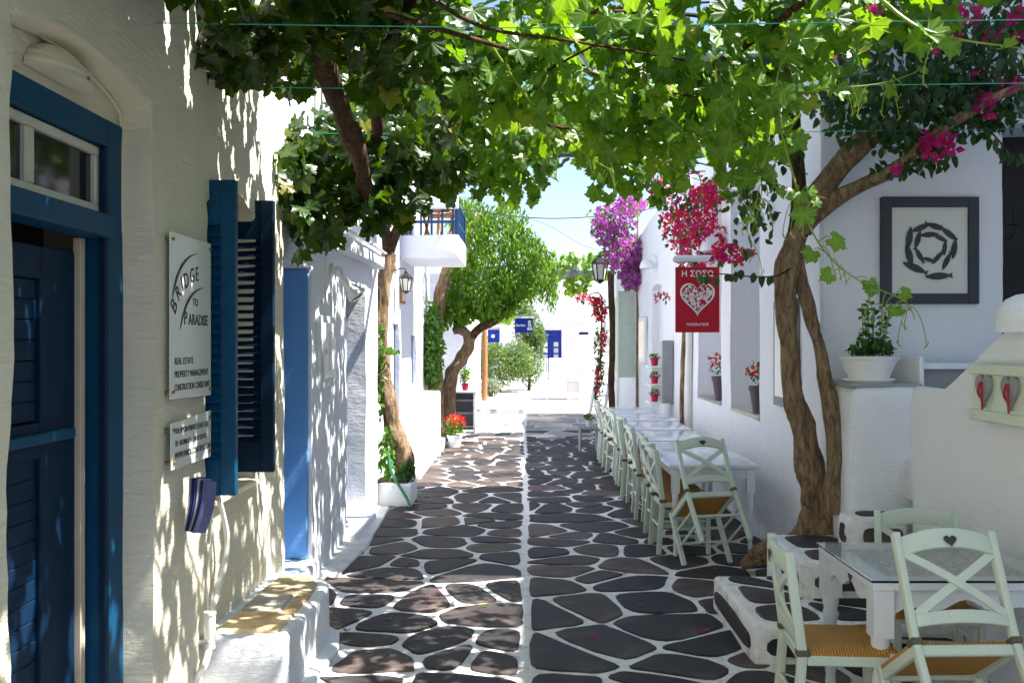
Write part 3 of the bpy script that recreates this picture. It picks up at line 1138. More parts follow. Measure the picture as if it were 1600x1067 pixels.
pl = thing('stone_pillar', 'pale stone block pillar beside the white panel gate', 'pillar', (1.46, 29.3, 0), world_parts=True)
z = 0
prr = random.Random(3)
for k in range(7):
    h = prr.uniform(.24, .32)
    boxpart('block', (1.27 + prr.uniform(0, .02), 29.2 + prr.uniform(0, .02), z + .008), (1.66, 29.65, z + h), M['block_stone'], pl, .012)
    z += h
link('mortar_core', MB().box((1.29, 29.23, 0), (1.64, 29.62, z - .02)).mesh('mortar_core'), M['mortar'], pl)
sw = thing('block_wall', 'pale stone block wall behind the white panel gate', 'wall', (2.4, 29.8, 0), world_parts=True)
for j, zz in enumerate([0, .33, .66, .99, 1.32, 1.65]):
    for i in range(4):
        boxpart('block', (1.67 + i * .5 + (.0 if j % 2 else -.0), 29.7, zz + .01), (2.15 + i * .5, 30.0, zz + .325), M['block_stone'], sw, .012)
pg = thing('panel_gate', 'plain white boarded gate panel beside the stone pillar', 'gate', (2.0, 29.1, 0), world_parts=True)
boxpart('gate_leaf', (1.67, 29.12, .02), (2.5, 29.18, 1.60), M['white_paint'], pg, .008)
boxpart('rail', (1.67, 29.10, .75), (2.5, 29.12, .80), M['white_paint'], pg, .004)
boxpart('latch', (1.70, 29.09, .82), (1.76, 29.118, .90), M['steel'], pg, .004)

# ------------------------------------------------------------------ restaurant along the other side
XR = 2.15
rs = thing('restaurant_building', 'long white restaurant house with deep window niches and sage shutters', 'restaurant', (XR + .6, 14, 0), world_parts=True)
link('wall', panel('wall', 6.98, 23.5, 0, 3.8, [(8.79, 10.0, 1.05, 3.3, .34, 0, True), (10.5, 11.94, 1.07, 3.36, .34, .1, True), (15.1, 16.3, .05, 2.6, .14, .06, True), (18.75, 20.2, 1.08, 2.72, .14, 0, True)], Rt(XR), res=.13, thick=.45, bev=.045, wob=.016, wob_s=1.1, top=lambda u: 3.8 + .07 * math.sin(u * 1.3)), M['white'], rs)
link('rear_block', MB().box((XR + .47, 7.5, 0), (8, 23.3, 3.7)).mesh('rear_block'), M['white'], rs)
link('upper_floor', panel('upper_floor', 6.98, 11.3, 3.74, 6.5, [], Rt(XR + .03), res=.3, thick=.5, bev=.05, wob=.014), M['white'], rs)
link('upper_block', MB().box((XR + .30, 7.3, 3.72), (8, 11.25, 6.45)).mesh('upper_block'), M['white'], rs)
wfr = link('window_frame', MB().box((XR + .08, 18.76, 1.09), (XR + .12, 18.84, 2.71)).box((XR + .08, 20.11, 1.09), (XR + .12, 20.19, 2.71)).box((XR + .08, 18.84, 2.63), (XR + .12, 20.11, 2.71)).box((XR + .08, 18.84, 1.09), (XR + .12, 20.11, 1.17)).box((XR + .085, 19.44, 1.17), (XR + .12, 19.51, 2.63)).mesh('window_frame', bevel=.004), M['sage'], rs)
boxpart('pane', (XR + .10, 18.84, 1.17), (XR + .11, 19.44, 2.63), M['pane'], wfr, 0)
boxpart('pane', (XR + .10, 19.51, 1.17), (XR + .11, 20.11, 2.63), M['pane'], wfr, 0)
for (ya, yb, xo) in ((20.22, 21.55, -.12), (18.62, 18.72, -.34)):
    if yb - ya > .5:
        lf = boxpart('shutter', (XR + xo, ya, 1.07), (XR + xo + .05, yb, 2.75), M['sage'], rs, .006)
        for k in range(3):
            boxpart('shutter_panel', (XR + xo - .012, ya + .14, 1.18 + k * .53), (XR + xo + .0, yb - .14, 1.58 + k * .53), M['sage'], lf, .005)
    else:
        lf = boxpart('shutter', (XR + xo, ya, 1.07), (XR - .01, ya + .05, 2.75), M['sage'], rs, .006)
        for k in range(3):
            boxpart('shutter_panel', (XR + xo + .06, ya - .012, 1.18 + k * .53), (XR - .07, ya, 1.58 + k * .53), M['sage'], lf, .005)
for (a, b, z) in ((8.80, 9.99, 1.062), (10.52, 11.92, 1.082)):
    boxpart('window_sill', (XR - .01, a, z - .02), (XR + .33, b, z + .012), M['grey_stone'], rs, .006)

# ------------------------------------------------------------------ terrace house at the corner
th = thing('terrace_house', 'shaded white terrace house with a dark open doorway beside the framed picture', 'house', (3.6, 7.4, 0), world_parts=True)
YT = 6.97
link('wall', panel('wall', 2.165, 6.0, 0, 6.5, [(3.47, 4.45, 1.0, 3.35, .5, 0, False)], Fr(YT), res=.11, thick=.5, bev=.06, wob=.016), M['white'], th)
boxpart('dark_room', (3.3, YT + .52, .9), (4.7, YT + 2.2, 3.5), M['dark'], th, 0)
boxpart('lintel', (3.38, YT - .03, 3.40), (4.6, YT + .12, 3.50), M['grey_wood'], th, .008)
boxpart('terrace_floor', (2.48, 3.2, .72), (4.3, YT + .5, 1.0), M['white'], th, .02)
link('shading_block', MB().box((4.7, -3.0, 0), (9, YT + .02, 8.3)).mesh('shading_block', bevel=.05), M['white'], th)  # unseen building mass, placed and sized to shade the near tables and street

sw_ = thing('stair_wall', 'smooth white stair parapet sloping up to a rounded newel', 'stair wall', (2.5, 4.6, 0), world_parts=True)
link('wall', panel('wall', 2.6, 5.95, 0, 2.0, [], Rt(2.40), res=.09, thick=.08, bev=.03, wob=.013, wob_s=1.6, top=lambda u: 1.475 if u > 5.5 else 1.475 + (5.5 - u) * .47 if u > 4.15 else 2.11), M['white'], sw_)
link('newel', MB().lathe([(.13, 0), (.135, .06), (.125, .11), (.09, .16), (.04, .185), (.0, .19)], 20, Matrix.Translation((2.46, 4.72, 1.80))).mesh('newel', smooth=60), M['white'], sw_)
link('coping', MB().box((2.41, 5.52, 1.455), (2.50, 5.94, 1.475)).mesh('coping', bevel=.005, wob=.008, sub=.05), M['grey_stone'], sw_)

pe = thing('plaster_pedestal', 'rough whitewashed pedestal carrying the wide white bowl planter', 'pedestal', (2.35, 6.6, 0), world_parts=True)
link('body', MB().box((2.13, 6.25, 0), (2.62, 6.955, 1.465)).mesh('body', bevel=.06, seg=3, sub=.12, wob=.02, wob_s=2.5, smooth=60), M['white'], pe)
boxpart('top_slab', (2.12, 6.27, 1.455), (2.60, 6.94, 1.482), M['grey_stone'], pe, .008)

st = thing('stone_steps', 'whitewashed steps set with dark slate at the foot of the stair wall', 'steps', (1.9, 5.9, 0), world_parts=True)
for (x0, x1, y0, y1, z0, z1) in ((1.24, 2.39, 5.20, 6.33, -.01, .22), (1.65, 2.39, 5.72, 6.56, .0, .44), (2.03, 2.39, 5.97, 6.24, .0, .66)):
    tr = link('tread', MB().box((x0, y0, z0), (x1, y1, z1)).mesh('tread', bevel=.03, seg=3, sub=.1, wob=.011, wob_s=3, smooth=60), M['mortar'], st)
    zz = max(0, z0)
    vis0 = {.22: 0, .44: .22, .66: .44}[z1]
    for fm, ua, ub, va, vb, du, dv in ((frame_mat((0, 0, z1 - .004), (1, 0, 0), (0, 1, 0)), x0 + .05, x1 - .01, y0 + .04, y1 - .03, .42, .36),
                                       (frame_mat((x0 + .004, 0, 0), (0, -1, 0), (0, 0, 1)), -y1 + .04, -y0 - .04, vis0 + .02, z1 - .035, 1.3, .4),
                                       (frame_mat((0, y0 + .004, 0), (1, 0, 0), (0, 0, 1)), x0 + .05, x1 - .01, vis0 + .02, z1 - .035, .6, .4)):
        for c, poly in stone_cells(ua, ub, va, vb, du, dv, .05, sr, drop=0):
            vs, fs = stone_geo(c, poly, .012, sr)
            o = link('step_stone', MB().add(vs, fs, fm @ Matrix.Translation((c[0], c[1], 0))).mesh('step_stone'), M['stone'], tr)


# ================================================================== FURNITURE
ORD = ['first', 'second', 'third', 'fourth', 'fifth', 'sixth', 'seventh', 'eighth', 'ninth', 'tenth', 'eleventh', 'twelfth', 'thirteenth', 'fourteenth']


def heart_poly(s, n=28):
    out = []
    for i in range(n):
        t_ = 2 * math.pi * i / n
        out.append((s * .0625 * .5 * 16 * math.sin(t_) ** 3, s * .0625 * .5 * (13 * math.cos(t_) - 5 * math.cos(2 * t_) - 2 * math.cos(3 * t_) - math.cos(4 * t_) + 3)))
    return out[::-1]


def curved_rail(x0, x1, y, z, h, t_, bow, arch, taper=.0, n=10):
    """chair rail between x0 and x1: bow back by bow at the middle, upper edge arched by arch"""
    vs, fs = [], []
    for i in range(n + 1):
        k = i / n
        x = x0 + (x1 - x0) * k
        b = bow * (1 - (2 * k - 1) ** 2)
        a = arch * (1 - (2 * k - 1) ** 2)
        for (dy, dz) in ((-t_ / 2, 0), (t_ / 2, 0), (t_ / 2, h), (-t_ / 2, h)):
            vs.append((x, y - b + dy, z + (a if dz else a * .75) + dz))
    for i in range(n):
        for k in range(4):
            a, b = i * 4 + k, i * 4 + (k + 1) % 4
            fs.append((a, b, b + 4, a + 4))
    fs += [(3, 2, 1, 0), tuple(n * 4 + k for k in range(4))]
    return vs, fs


def build_chair():
    c = thing('cross_back_chair', '', '')
    sg = M['sage']
    rake = -.055
    for s in (-1, 1):
        p = MB()
        p.add([(s * .195 + dx, -.19 + dy + (rake * k), z) for (z, k) in ((0, .6), (.43, 0), (.86, 1)) for dx, dy in ((-.015, -.021), (.015, -.021), (.015, .021), (-.015, .021))],
              [(3, 2, 1, 0), (8, 9, 10, 11)] + [(r * 4 + k, r * 4 + (k + 1) % 4, r * 4 + 4 + (k + 1) % 4, r * 4 + 4 + k) for r in (0, 1) for k in range(4)])
        po = link('rear_post', p.mesh('rear_post', bevel=.006, seg=2, smooth=50), sg, c)
        link('strap', MB().box((s * .195 - .021, -.217, .425), (s * .195 + .021, -.160, .452)).mesh('strap', bevel=.003), M['strap'], po)
        link('leg', MB().bar((s * .195, .19, 0), (s * .195, .185, .445), .036, .036, (0, 1, 0)).mesh('leg', bevel=.006, seg=2), sg, c)
        for z in (.15, .27):
            link('stretcher', MB().tube([(s * .195, -.19, z), (s * .195, .19, z)], .0105, 8).mesh('stretcher', smooth=50), sg, c)
        link('seat_rail', MB().box((s * .195 - .013, -.17, .385), (s * .195 + .013, .17, .43)).mesh('seat_rail', bevel=.005), sg, c)
    for z in (.18, .30):
        link('stretcher', MB().tube([(-.19, .19, z), (.19, .19, z)], .0105, 8).mesh('stretcher', smooth=50), sg, c)
    link('stretcher', MB().tube([(-.19, -.205, .22), (.19, -.205, .22)], .0105, 8).mesh('stretcher', smooth=50), sg, c)
    for y in (-.185, .187):
        link('seat_rail', MB().box((-.18, y - .013, .385), (.18, y + .013, .428)).mesh('seat_rail', bevel=.005), sg, c)
    vs, fs = curved_rail(-.182, .182, -.243, .765, .075, .024, .03, .028)
    tr = link('top_rail', MB().add(vs, fs).mesh('top_rail', bevel=.005, seg=2, smooth=50), sg, c)
    Mh = frame_mat((0, -.2925, .806), (1, 0, 0), (0, 0, 1))
    hh = MB().prism(heart_poly(.052), -.001, .0015, Mh)
    link('heart_motif', hh.mesh('heart_motif'), M['ink'], tr)
    vs, fs = curved_rail(-.182, .182, -.206, .49, .05, .022, .022, .012)
    link('lower_rail', MB().add(vs, fs).mesh('lower_rail', bevel=.005, seg=2, smooth=50), sg, c)
    for s in (-1, 1):
        pts = []
        for i in range(6):
            k = i / 5
            x = s * (-.178 + .356 * k)
            bow = .024 * (1 - (2 * k - 1) ** 2)
            pts.append(Vector((x, -.212 - .033 * k - bow + s * .004, .535 + .235 * k)))
        b = MB().sweep(pts, .034, .013, (0, 1, 0))
        link('cross_slat', b.mesh('cross_slat', bevel=.002), sg, c)
    # woven seat
    n = 12
    vs, fs = [], []
    for sd in (0, 1):
        for j in range(n + 1):
            for i in range(n + 1):
                x, y = -.205 + .41 * i / n, -.165 + .375 * j / n
                e = min(min(i, n - i) / n, min(j, n - j) / n) * 2
                z = (.443 + .02 * min(1, e * 3.5) - .012 * e + .004 * (abs(abs(x) - abs(y)) < .03)) if sd == 0 else .41 - .012 * min(1, e * 3)
                vs.append((x, y, z))
    m1 = (n + 1) ** 2
    for j in range(n):
        for i in range(n):
            a = j * (n + 1) + i
            fs.append((a, a + 1, a + n + 2, a + n + 1))
            fs.append((m1 + a + n + 1, m1 + a + n + 2, m1 + a + 1, m1 + a))
    ring = [i for i in range(n + 1)] + [j * (n + 1) + n for j in range(1, n + 1)] + [n * (n + 1) + i for i in range(n - 1, -1, -1)] + [j * (n + 1) for j in range(n - 1, 0, -1)]
    for a, b in zip(ring, ring[1:] + ring[:1]):
        fs.append((a, m1 + a, m1 + b, b))
    link('seat', MB().add(vs, fs).mesh('seat', smooth=70), M['rush'], c)
    return c


chair0 = build_chair()
used = [False]


def put_chair(x, y, face, label, group=None, tip=0, z=0):
    """face: heading in degrees of the direction the sitter looks (0 = +X, 90 = +Y); tip: tipped forward over the front feet"""
    o = chair0 if not used[0] else copy_tree(chair0)
    used[0] = True
    rz = R(face - 90)
    if tip:
        piv = Matrix.Translation((x, y, z)) @ Matrix.Rotation(rz, 4, 'Z') @ Matrix.Translation((0, .19, 0)) @ Matrix.Rotation(-R(tip), 4, 'X') @ Matrix.Translation((0, -.205, .006))
        o.matrix_world = piv
        o.location = piv.translation
        o.rotation_euler = piv.to_euler()
    else:
        o.location = (x, y, z)
        o.rotation_euler = (0, 0, rz)
    tag(o, label, 'chair', group)
    return o


CH_Z = .009
GRP = 'sage chairs pushed in along the white tables'
cr = random.Random(21)
for i, y in enumerate([8.08, 8.62, 9.14, 9.66, 10.28, 10.82, 11.45, 11.97, 12.75, 13.27, 14.05, 14.6]):
    put_chair(1.36 + cr.uniform(-.06, .03), y + cr.uniform(-.04, .04), cr.uniform(-9, 9), '%s sage chair from the tipped chair in the row along the white tables' % ORD[i], GRP, z=CH_Z)
put_chair(1.47, 7.32, 104, 'sage chair tipped forward against the end of the long white table', tip=36, z=CH_Z)
put_chair(1.37, 4.22, -4, 'sage chair with rush seat pushed up to the glass-topped table, back towards the street', z=CH_Z)
put_chair(2.02, 4.80, 262, 'sage chair between the glass-topped table and the stone steps', z=CH_Z)
put_chair(1.70, 3.60, 92, 'sage chair tipped forward against the edge of the glass-topped table', tip=33, z=CH_Z)


LEG_PROF = [(.019, 0), (.021, .02), (.016, .05), (.020, .07), (.017, .10), (.024, .16), (.027, .26), (.022, .34), (.026, .36), (.030, .38), (.024, .40), (.029, .43), (.030, .46)]


def turned_leg(x, y, h, par, material, sc=1.0):
    b = MB()
    k = (h - .20) / .46
    b.lathe([(r * sc, z * k) for r, z in LEG_PROF], 14, Matrix.Translation((x, y, 0)))
    b.box((x - .032 * sc, y - .032 * sc, .46 * k), (x + .032 * sc, y + .032 * sc, h))
    return link('leg', b.mesh('leg', smooth=35), material, par)


def row_table(x0, x1, y0, y1, label, group):
    cx, cy = (x0 + x1) / 2, (y0 + y1) / 2
    t_ = thing('dining_table', label, 'table', (cx, cy, CH_Z), group=group)
    hx, hy = (x1 - x0) / 2, (y1 - y0) / 2
    link('table_top', MB().box((-hx, -hy, .715), (hx, hy, .75)).mesh('table_top', bevel=.008, seg=2, smooth=40), M['table'], t_)
    a, b = hx - .06, hy - .06
    for s in (-1, 1):
        link('apron', MB().box((-a + .03, s * b - .01, .63), (a - .03, s * b + .01, .715)).mesh('apron', bevel=.003), M['table'], t_)
        link('apron', MB().box((s * a - .01, -b + .03, .63), (s * a + .01, b - .03, .715)).mesh('apron', bevel=.003), M['table'], t_)
        for q in (-1, 1):
            turned_leg(s * a, q * b, .714, t_, M['table'])
    return t_


TG = 'white tables along the restaurant wall'
row_table(1.17, 1.90, 7.78, 9.60, 'long white table that the tipped chair leans on', TG)
for i, (a, b) in enumerate(((9.68, 10.80), (10.90, 12.10), (12.20, 13.40), (13.5, 14.75))):
    row_table(1.15 + (i % 2) * .03, 1.88 + (i % 3) * .04, a + .03, b - .03, '%s white table past the long one, along the restaurant wall' % ORD[i], TG)

# glass-topped square table
gt_ = thing('glass_top_table', 'white table with scalloped aprons under a clear glass top', 'table', (1.86, 4.395, CH_Z))
hx, hy = .40, .375
tp = MB()
tp.box((-hx, -hy, .70), (-hx + .09, hy, .735)).box((hx - .09, -hy, .70), (hx, hy, .735)).box((-hx + .09, -hy, .70), (hx - .09, -hy + .09, .735)).box((-hx + .09, hy - .09, .70), (hx - .09, hy, .735))
link('top_frame', tp.mesh('top_frame', bevel=.004), M['table'], gt_)
m = mat('pebble_inlay', (.5, .47, .40), .6)
t = NT(m)
vo = t.n('ShaderNodeTexVoronoi', Scale=38.0)
t.l(t.coord(), vo.inputs['Vector'])
t.color(t.mix(t.ramp(vo.outputs['Distance'], [(.25, (0, 0, 0)), (.6, (1, 1, 1))]), t.mix(.5, (.62, .58, .46), vo.outputs['Color'], 'MULTIPLY'), (.10, .10, .07)))
link('inlay', MB().box((-hx + .091, -hy + .091, .70), (hx - .091, hy - .091, .722)).mesh('inlay'), m, gt_)
link('glass', MB().box((-hx - .012, -hy - .012, .737), (hx + .012, hy + .012, .747)).mesh('glass', bevel=.002), M['glass'], gt_)
for s in (-1, 1):
    for ax in (0, 1):
        L = (hx if ax == 0 else hy) - .05
        n = 24
        poly = [(-L, .70), (-L, .565)]
        for i in range(1, n):
            u = -1 + 2 * i / n
            poly.append((u * L, .565 + .075 * (1 - abs(u)) ** .5 * (1 if abs(u) < .9 else .3) + .018 * math.cos(u * 9)))
        poly += [(L, .565), (L, .70)]
        fm = frame_mat((0, s * (hy - .04), 0), (1, 0, 0), (0, 0, 1)) if ax == 0 else frame_mat((s * (hx - .04), 0, 0), (0, 1, 0), (0, 0, 1))
        ap = link('apron', MB().prism(poly[::-1], -.01, .01, fm).mesh('apron'), M['table'], gt_)
        if ax == 1 and s == -1:
            link('heart_motif', MB().prism(heart_poly(.06), -.012, -.0105, fm @ Matrix.Translation((0, .668, 0))).mesh('heart_motif'), M['ink'], ap)
for sx_ in (-1, 1):
    for sy_ in (-1, 1):
        turned_leg(sx_ * (hx - .045), sy_ * (hy - .045), .70, gt_, M['table'], 1.35)

# ================================================================== SIGNS, LAMPS AND FITTINGS
fm0 = frame_mat((XL, 0, 0), (0, 1, 0), (0, 0, 1))      # left wall: local x = +Y, y = Z, z = +X


def sign_board(name, label, quad, texts, thick=.006, off=.03):
    (ya, za0, za1), (yb, zb0, zb1) = quad
    s = thing(name, label, 'sign', (XL, (ya + yb) / 2, min(za0, zb0)), world_parts=True)
    pn = link('panel', MB().prism([(ya, za0), (yb, zb0), (yb, zb1), (ya, za1)], off, off + thick, fm0).mesh('panel', bevel=.001), M['board'], s)
    for y, z0, z1 in quad:
        dy = .025 if y == ya else -.025
        for z in (z0 + .03, z1 - .03):
            link('standoff', MB().lathe([(.008, -.005), (.008, off + .012), (.004, off + .016)], 10, fm0 @ Matrix.Translation((y + dy, z, 0))).mesh('standoff', smooth=40), M['brass'], s)
    z = off + thick + .0012
    for it in texts:
        me = text_mesh(it[0], it[1], fm0 @ Matrix.Translation((it[2], it[3], z)) @ Matrix.Rotation(it[4] if len(it) > 4 else 0, 4, 'Z') @ Matrix.Diagonal((it[5] if len(it) > 5 else 1, 1, 1, 1)), .0006, bold=it[6] if len(it) > 6 else 0)
        link('lettering', me, M['ink'], s)
    return s, z


texts = []
arcl = [('B', .105, 4.125, 1.865, .95), ('R', .095, 4.165, 1.925, .72), ('I', .095, 4.218, 1.972, .5), ('D', .095, 4.245, 1.985, .36), ('G', .092, 4.315, 2.016, .2), ('E', .092, 4.385, 2.03, .1)]
for ch, sz, y, z, a in arcl:
    texts.append((ch, sz, y, z, a, .9, .0008))
texts += [('TO', .05, 4.345, 1.915, 0, 1, .0005), ('P', .085, 4.235, 1.83, 0, .9, .001), ('ARADISE', .068, 4.292, 1.83, 0, .98, .001),
          ('REAL ESTATE', .042, 4.12, 1.655, 0, .95), ('PROPERTY MANAGEMENT', .042, 4.12, 1.598, 0, .88), ('CONSTRUCTION CONSULTANT', .042, 4.12, 1.541, 0, .74)]
sg1, zz = sign_board('company_sign', 'tall pale panel sign lettered BRIDGE TO PARADISE beside the blue shutters', ((4.075, 1.508, 2.222), (4.60, 1.498, 2.222)), texts)
for (c0, c1, c2) in (((4.09, 1.93), (4.16, 2.12), (4.40, 2.155)), ((4.185, 1.80), (4.26, 1.985), (4.50, 2.005))):
    pts = []
    for i in range(17):
        k = i / 16
        pts.append(Vector([(1 - k) ** 2 * a + 2 * k * (1 - k) * b + k * k * c for a, b, c in zip(c0, c1, c2)]))
    vs, fs = [], []
    for i, p in enumerate(pts):
        d = (pts[min(i + 1, 16)] - pts[max(i - 1, 0)]).normalized()
        w = .009 * math.sin(math.pi * (i / 16) ** .6) + .001
        vs += [(p.x - d.y * w, p.y + d.x * w, zz), (p.x + d.y * w, p.y - d.x * w, zz)]
    for i in range(16):
        fs.append((2 * i, 2 * i + 1, 2 * i + 3, 2 * i + 2))
    link('arc_stroke', MB().add(vs, fs, fm0).mesh('arc_stroke'), M['ink'], sg1)
sign_board('contact_sign', 'small pale panel sign with phone numbers hung below the tall one', ((4.085, 1.205, 1.405), (4.60, 1.205, 1.425)),
           [('FOR APPOINTMENTS PLEASE CALL', .036, 4.125, 1.355, 0, .78), ('TEL: +30 22840 51754 / +30 697 2276 545', .033, 4.125, 1.302, 0, .70), ('WWW.PAROS.CONSTRUCTION', .040, 4.125, 1.248, 0, .80)])

# brochure holder
bh = thing('brochure_holder', 'clear wall pocket of folded brochures below the small panel sign', 'brochure holder', (XL + .05, 4.26, .93), world_parts=True)
fb = frame_mat((XL + .035, 4.21, .935), (.35, 1, .0), (.12, -.10, 1))
link('pocket', MB().box((-.01, -.01, -.012), (.17, .13, -.008)).box((-.01, -.01, .045), (.17, .13, .049)).box((-.01, -.014, -.012), (.17, -.01, .049)).mesh('pocket'), M['glass'], bh)
for k in range(7):
    col = ((.02, .025, .08), (.45, .44, .50), (.02, .03, .12), (.05, .07, .22), (.50, .46, .50), (.03, .04, .15), (.16, .17, .36))[k]
    bmat = painted('brochure_print_%d' % k, col, .35, var=.6, grain=(40, 40, 6))
    pts_ = [Vector((.05 + k * .004, -.01 + .235 * j / 6, k * .0065 + .006 * math.sin(j * .55) * (1 + .2 * k))) for j in range(7)]
    me_ = MB().sweep(pts_, .095, .003, (0, 0, 1)).mesh('brochure')
    me_.transform(fb @ Matrix.Rotation(-.035 * k, 4, 'Z'))
    link('brochure', me_, bmat, bh)
# pocket placed in the same frame
bh.children[0].data.transform(fb)

# conduit
cd = thing('cable_conduit', 'white flexible conduit dropping from the shutters into a pipe stub at the bench', 'conduit', (XL + .03, 4.5, .4), world_parts=True)
link('flexible_hose', MB().tube(spline([(XL + .03, 4.70, 1.02), (XL + .05, 4.74, .90), (XL + .06, 4.78, .75), (XL + .05, 4.72, .60), (XL + .045, 4.62, .50), (XL + .045, 4.58, .46)], 8), .014, 8).mesh('flexible_hose', smooth=50), M['plastic'], cd)
link('pipe_stub', MB().lathe([(.026, 0), (.026, .16), (.029, .16), (.029, .175), (.02, .175)], 14, Matrix.Translation((XL + .045, 4.56, .30))).mesh('pipe_stub', smooth=40), M['plastic'], cd)
link('clip', MB().box((XL - .01, 4.52, .33), (XL + .05, 4.60, .345)).mesh('clip', bevel=.002), M['steel'], cd)
link('thin_cable', MB().tube(spline([(XL + .02, 4.68, 1.0), (XL + .02, 4.66, .8), (XL + .02, 4.60, .62), (XL + .03, 4.58, .48)], 6), .004, 6).mesh('thin_cable'), M['plastic'], cd)
link('lower_pipe', MB().tube(spline([(XL + .045, 4.56, .31), (XL + .04, 4.50, .24), (XL + .02, 4.44, .18), (XL + .02, 4.40, .02)], 6), .016, 8).mesh('lower_pipe', smooth=50), M['plastic'], cd)

# ribbed shell lamp over the door
wl = thing('shell_wall_lamp', 'ribbed half-round plaster wall lamp above the blue door', 'lamp', (XL - .15, 3.42, 2.68), world_parts=True)
vs, fs = [], []
NA, NB = 20, 9
for j in range(NB + 1):
    for i in range(NA + 1):
        a = math.pi * i / NA
        b = (j / NB)
        r = 1 - .85 * b ** 2
        rib = 1 + .022 * math.cos(j * math.pi * 1.0) * 1
        vs.append((XL - .148 + .115 * math.sin(a) * r * rib + .004, 3.42 - .20 * math.cos(a) * r * rib, 2.685 + .13 * b))
for j in range(NB):
    for i in range(NA):
        a = j * (NA + 1) + i
        fs.append((a, a + 1, a + NA + 2, a + NA + 1))
fs.append(tuple(NB * (NA + 1) + i for i in range(NA + 1)))
fs.append(tuple(range(NA, -1, -1)))
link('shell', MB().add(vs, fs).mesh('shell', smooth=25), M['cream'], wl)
link('screw', MB().lathe([(.008, 0), (.008, .006)], 8, frame_mat((XL - .036, 3.46, 2.70), (0, 1, 0), (0, 0, 1))).mesh('screw'), M['brass'], wl)
link('lamp_cable', MB().tube(spline([(XL - .12, 3.30, 2.80), (XL - .11, 3.45, 2.79), (XL - .12, 3.70, 2.765), (XL - .125, 3.93, 2.70), (XL - .13, 3.965, 2.62), (XL - .12, 3.965, 2.2)], 6), .005, 6).mesh('lamp_cable'), M['cream'], wl)
# small bell lamp and bracket on the upper wall
bl = thing('bell_fitting', 'tiny white bell-shaped fitting high on the limewashed wall', 'fitting', (XL, 4.58, 3.02), world_parts=True)
link('bell', MB().lathe([(.03, 0), (.024, .02), (.016, .05), (.012, .07)], 12, Matrix.Translation((XL + .03, 4.6, 3.05))).mesh('bell', smooth=40), M['plastic'], bl)
link('arm', MB().tube([(XL, 4.6, 3.12), (XL + .03, 4.6, 3.12)], .008, 6).mesh('arm'), M['plastic'], bl)

# meter box, floodlight, pipes on the second house
mb = thing('meter_box', 'white metal meter box set in the stucco wall', 'meter box', (X2, 7.48, 1.4), world_parts=True)
link('surround', MB().box((X2 - .02, 7.22, 1.40), (X2 + .022, 7.76, 1.955)).mesh('surround', bevel=.006), M['white'], mb)
dr_ = link('box_door', MB().box((X2 + .022, 7.30, 1.47), (X2 + .04, 7.72, 1.90)).mesh('box_door', bevel=.006), M['white_paint'], mb)
link('door_panel', MB().box((X2 + .04, 7.48, 1.53), (X2 + .047, 7.66, 1.84)).mesh('door_panel', bevel=.003), M['white_paint'], dr_)
link('lock', MB().box((X2 + .04, 7.33, 1.66), (X2 + .05, 7.36, 1.70)).mesh('lock', bevel=.002), M['steel'], dr_)
fl = thing('floodlight', 'white spot lamp with a glass lens on the stucco wall', 'lamp', (X2, 8.1, 2.2), world_parts=True)
link('base', MB().lathe([(.045, 0), (.045, .03), (.02, .035)], 12, frame_mat((X2, 7.72, 2.34), (0, 1, 0), (0, 0, 1))).mesh('base', smooth=40), M['plastic'], fl)
link('arm', MB().tube(spline([(X2 + .02, 7.72, 2.34), (X2 + .08, 7.73, 2.34), (X2 + .09, 7.74, 2.27)], 5), .018, 8).mesh('arm', smooth=50), M['plastic'], fl)
axis = Vector((.55, .15, -.8)).normalized()
fmx = Matrix.Translation((X2 + .085, 7.74, 2.28)) @ axis.to_track_quat('Z', 'X').to_matrix().to_4x4()
link('bulb', MB().lathe([(.03, 0), (.034, .06), (.03, .10), (.05, .14), (.063, .18), (.064, .20)], 16, fmx).mesh('bulb', smooth=40), M['plastic'], fl)
link('lens', MB().lathe([(.06, .2), (.058, .212), (.03, .22), (0.001, .222)], 16, fmx).mesh('lens', smooth=50), M['pane'], fl)
pp = thing('wall_pipe', 'thin white pipe and cable running along the stucco wall over the doorways', 'pipe', (X2, 8, 2.6), world_parts=True)
link('pipe', MB().tube(spline([(X2 + .03, 6.3, 2.78), (X2 + .03, 7.2, 2.76), (X2 + .035, 7.6, 2.70), (X2 + .14, 8.0, 2.66), (X2 + .14, 9.8, 2.655)], 6), .012, 8).mesh('pipe', smooth=50), M['plastic'], pp)
link('drop_pipe', MB().tube([(X2 + .02, 7.42, 2.50), (X2 + .02, 7.42, 1.95)], .008, 6).mesh('drop_pipe'), M['plastic'], pp)
link('downpipe', MB().tube([(X2 + .03, 7.1, 5.0), (X2 + .03, 7.1, 2.72)], .022, 8).mesh('downpipe', smooth=50), M['plastic'], pp)


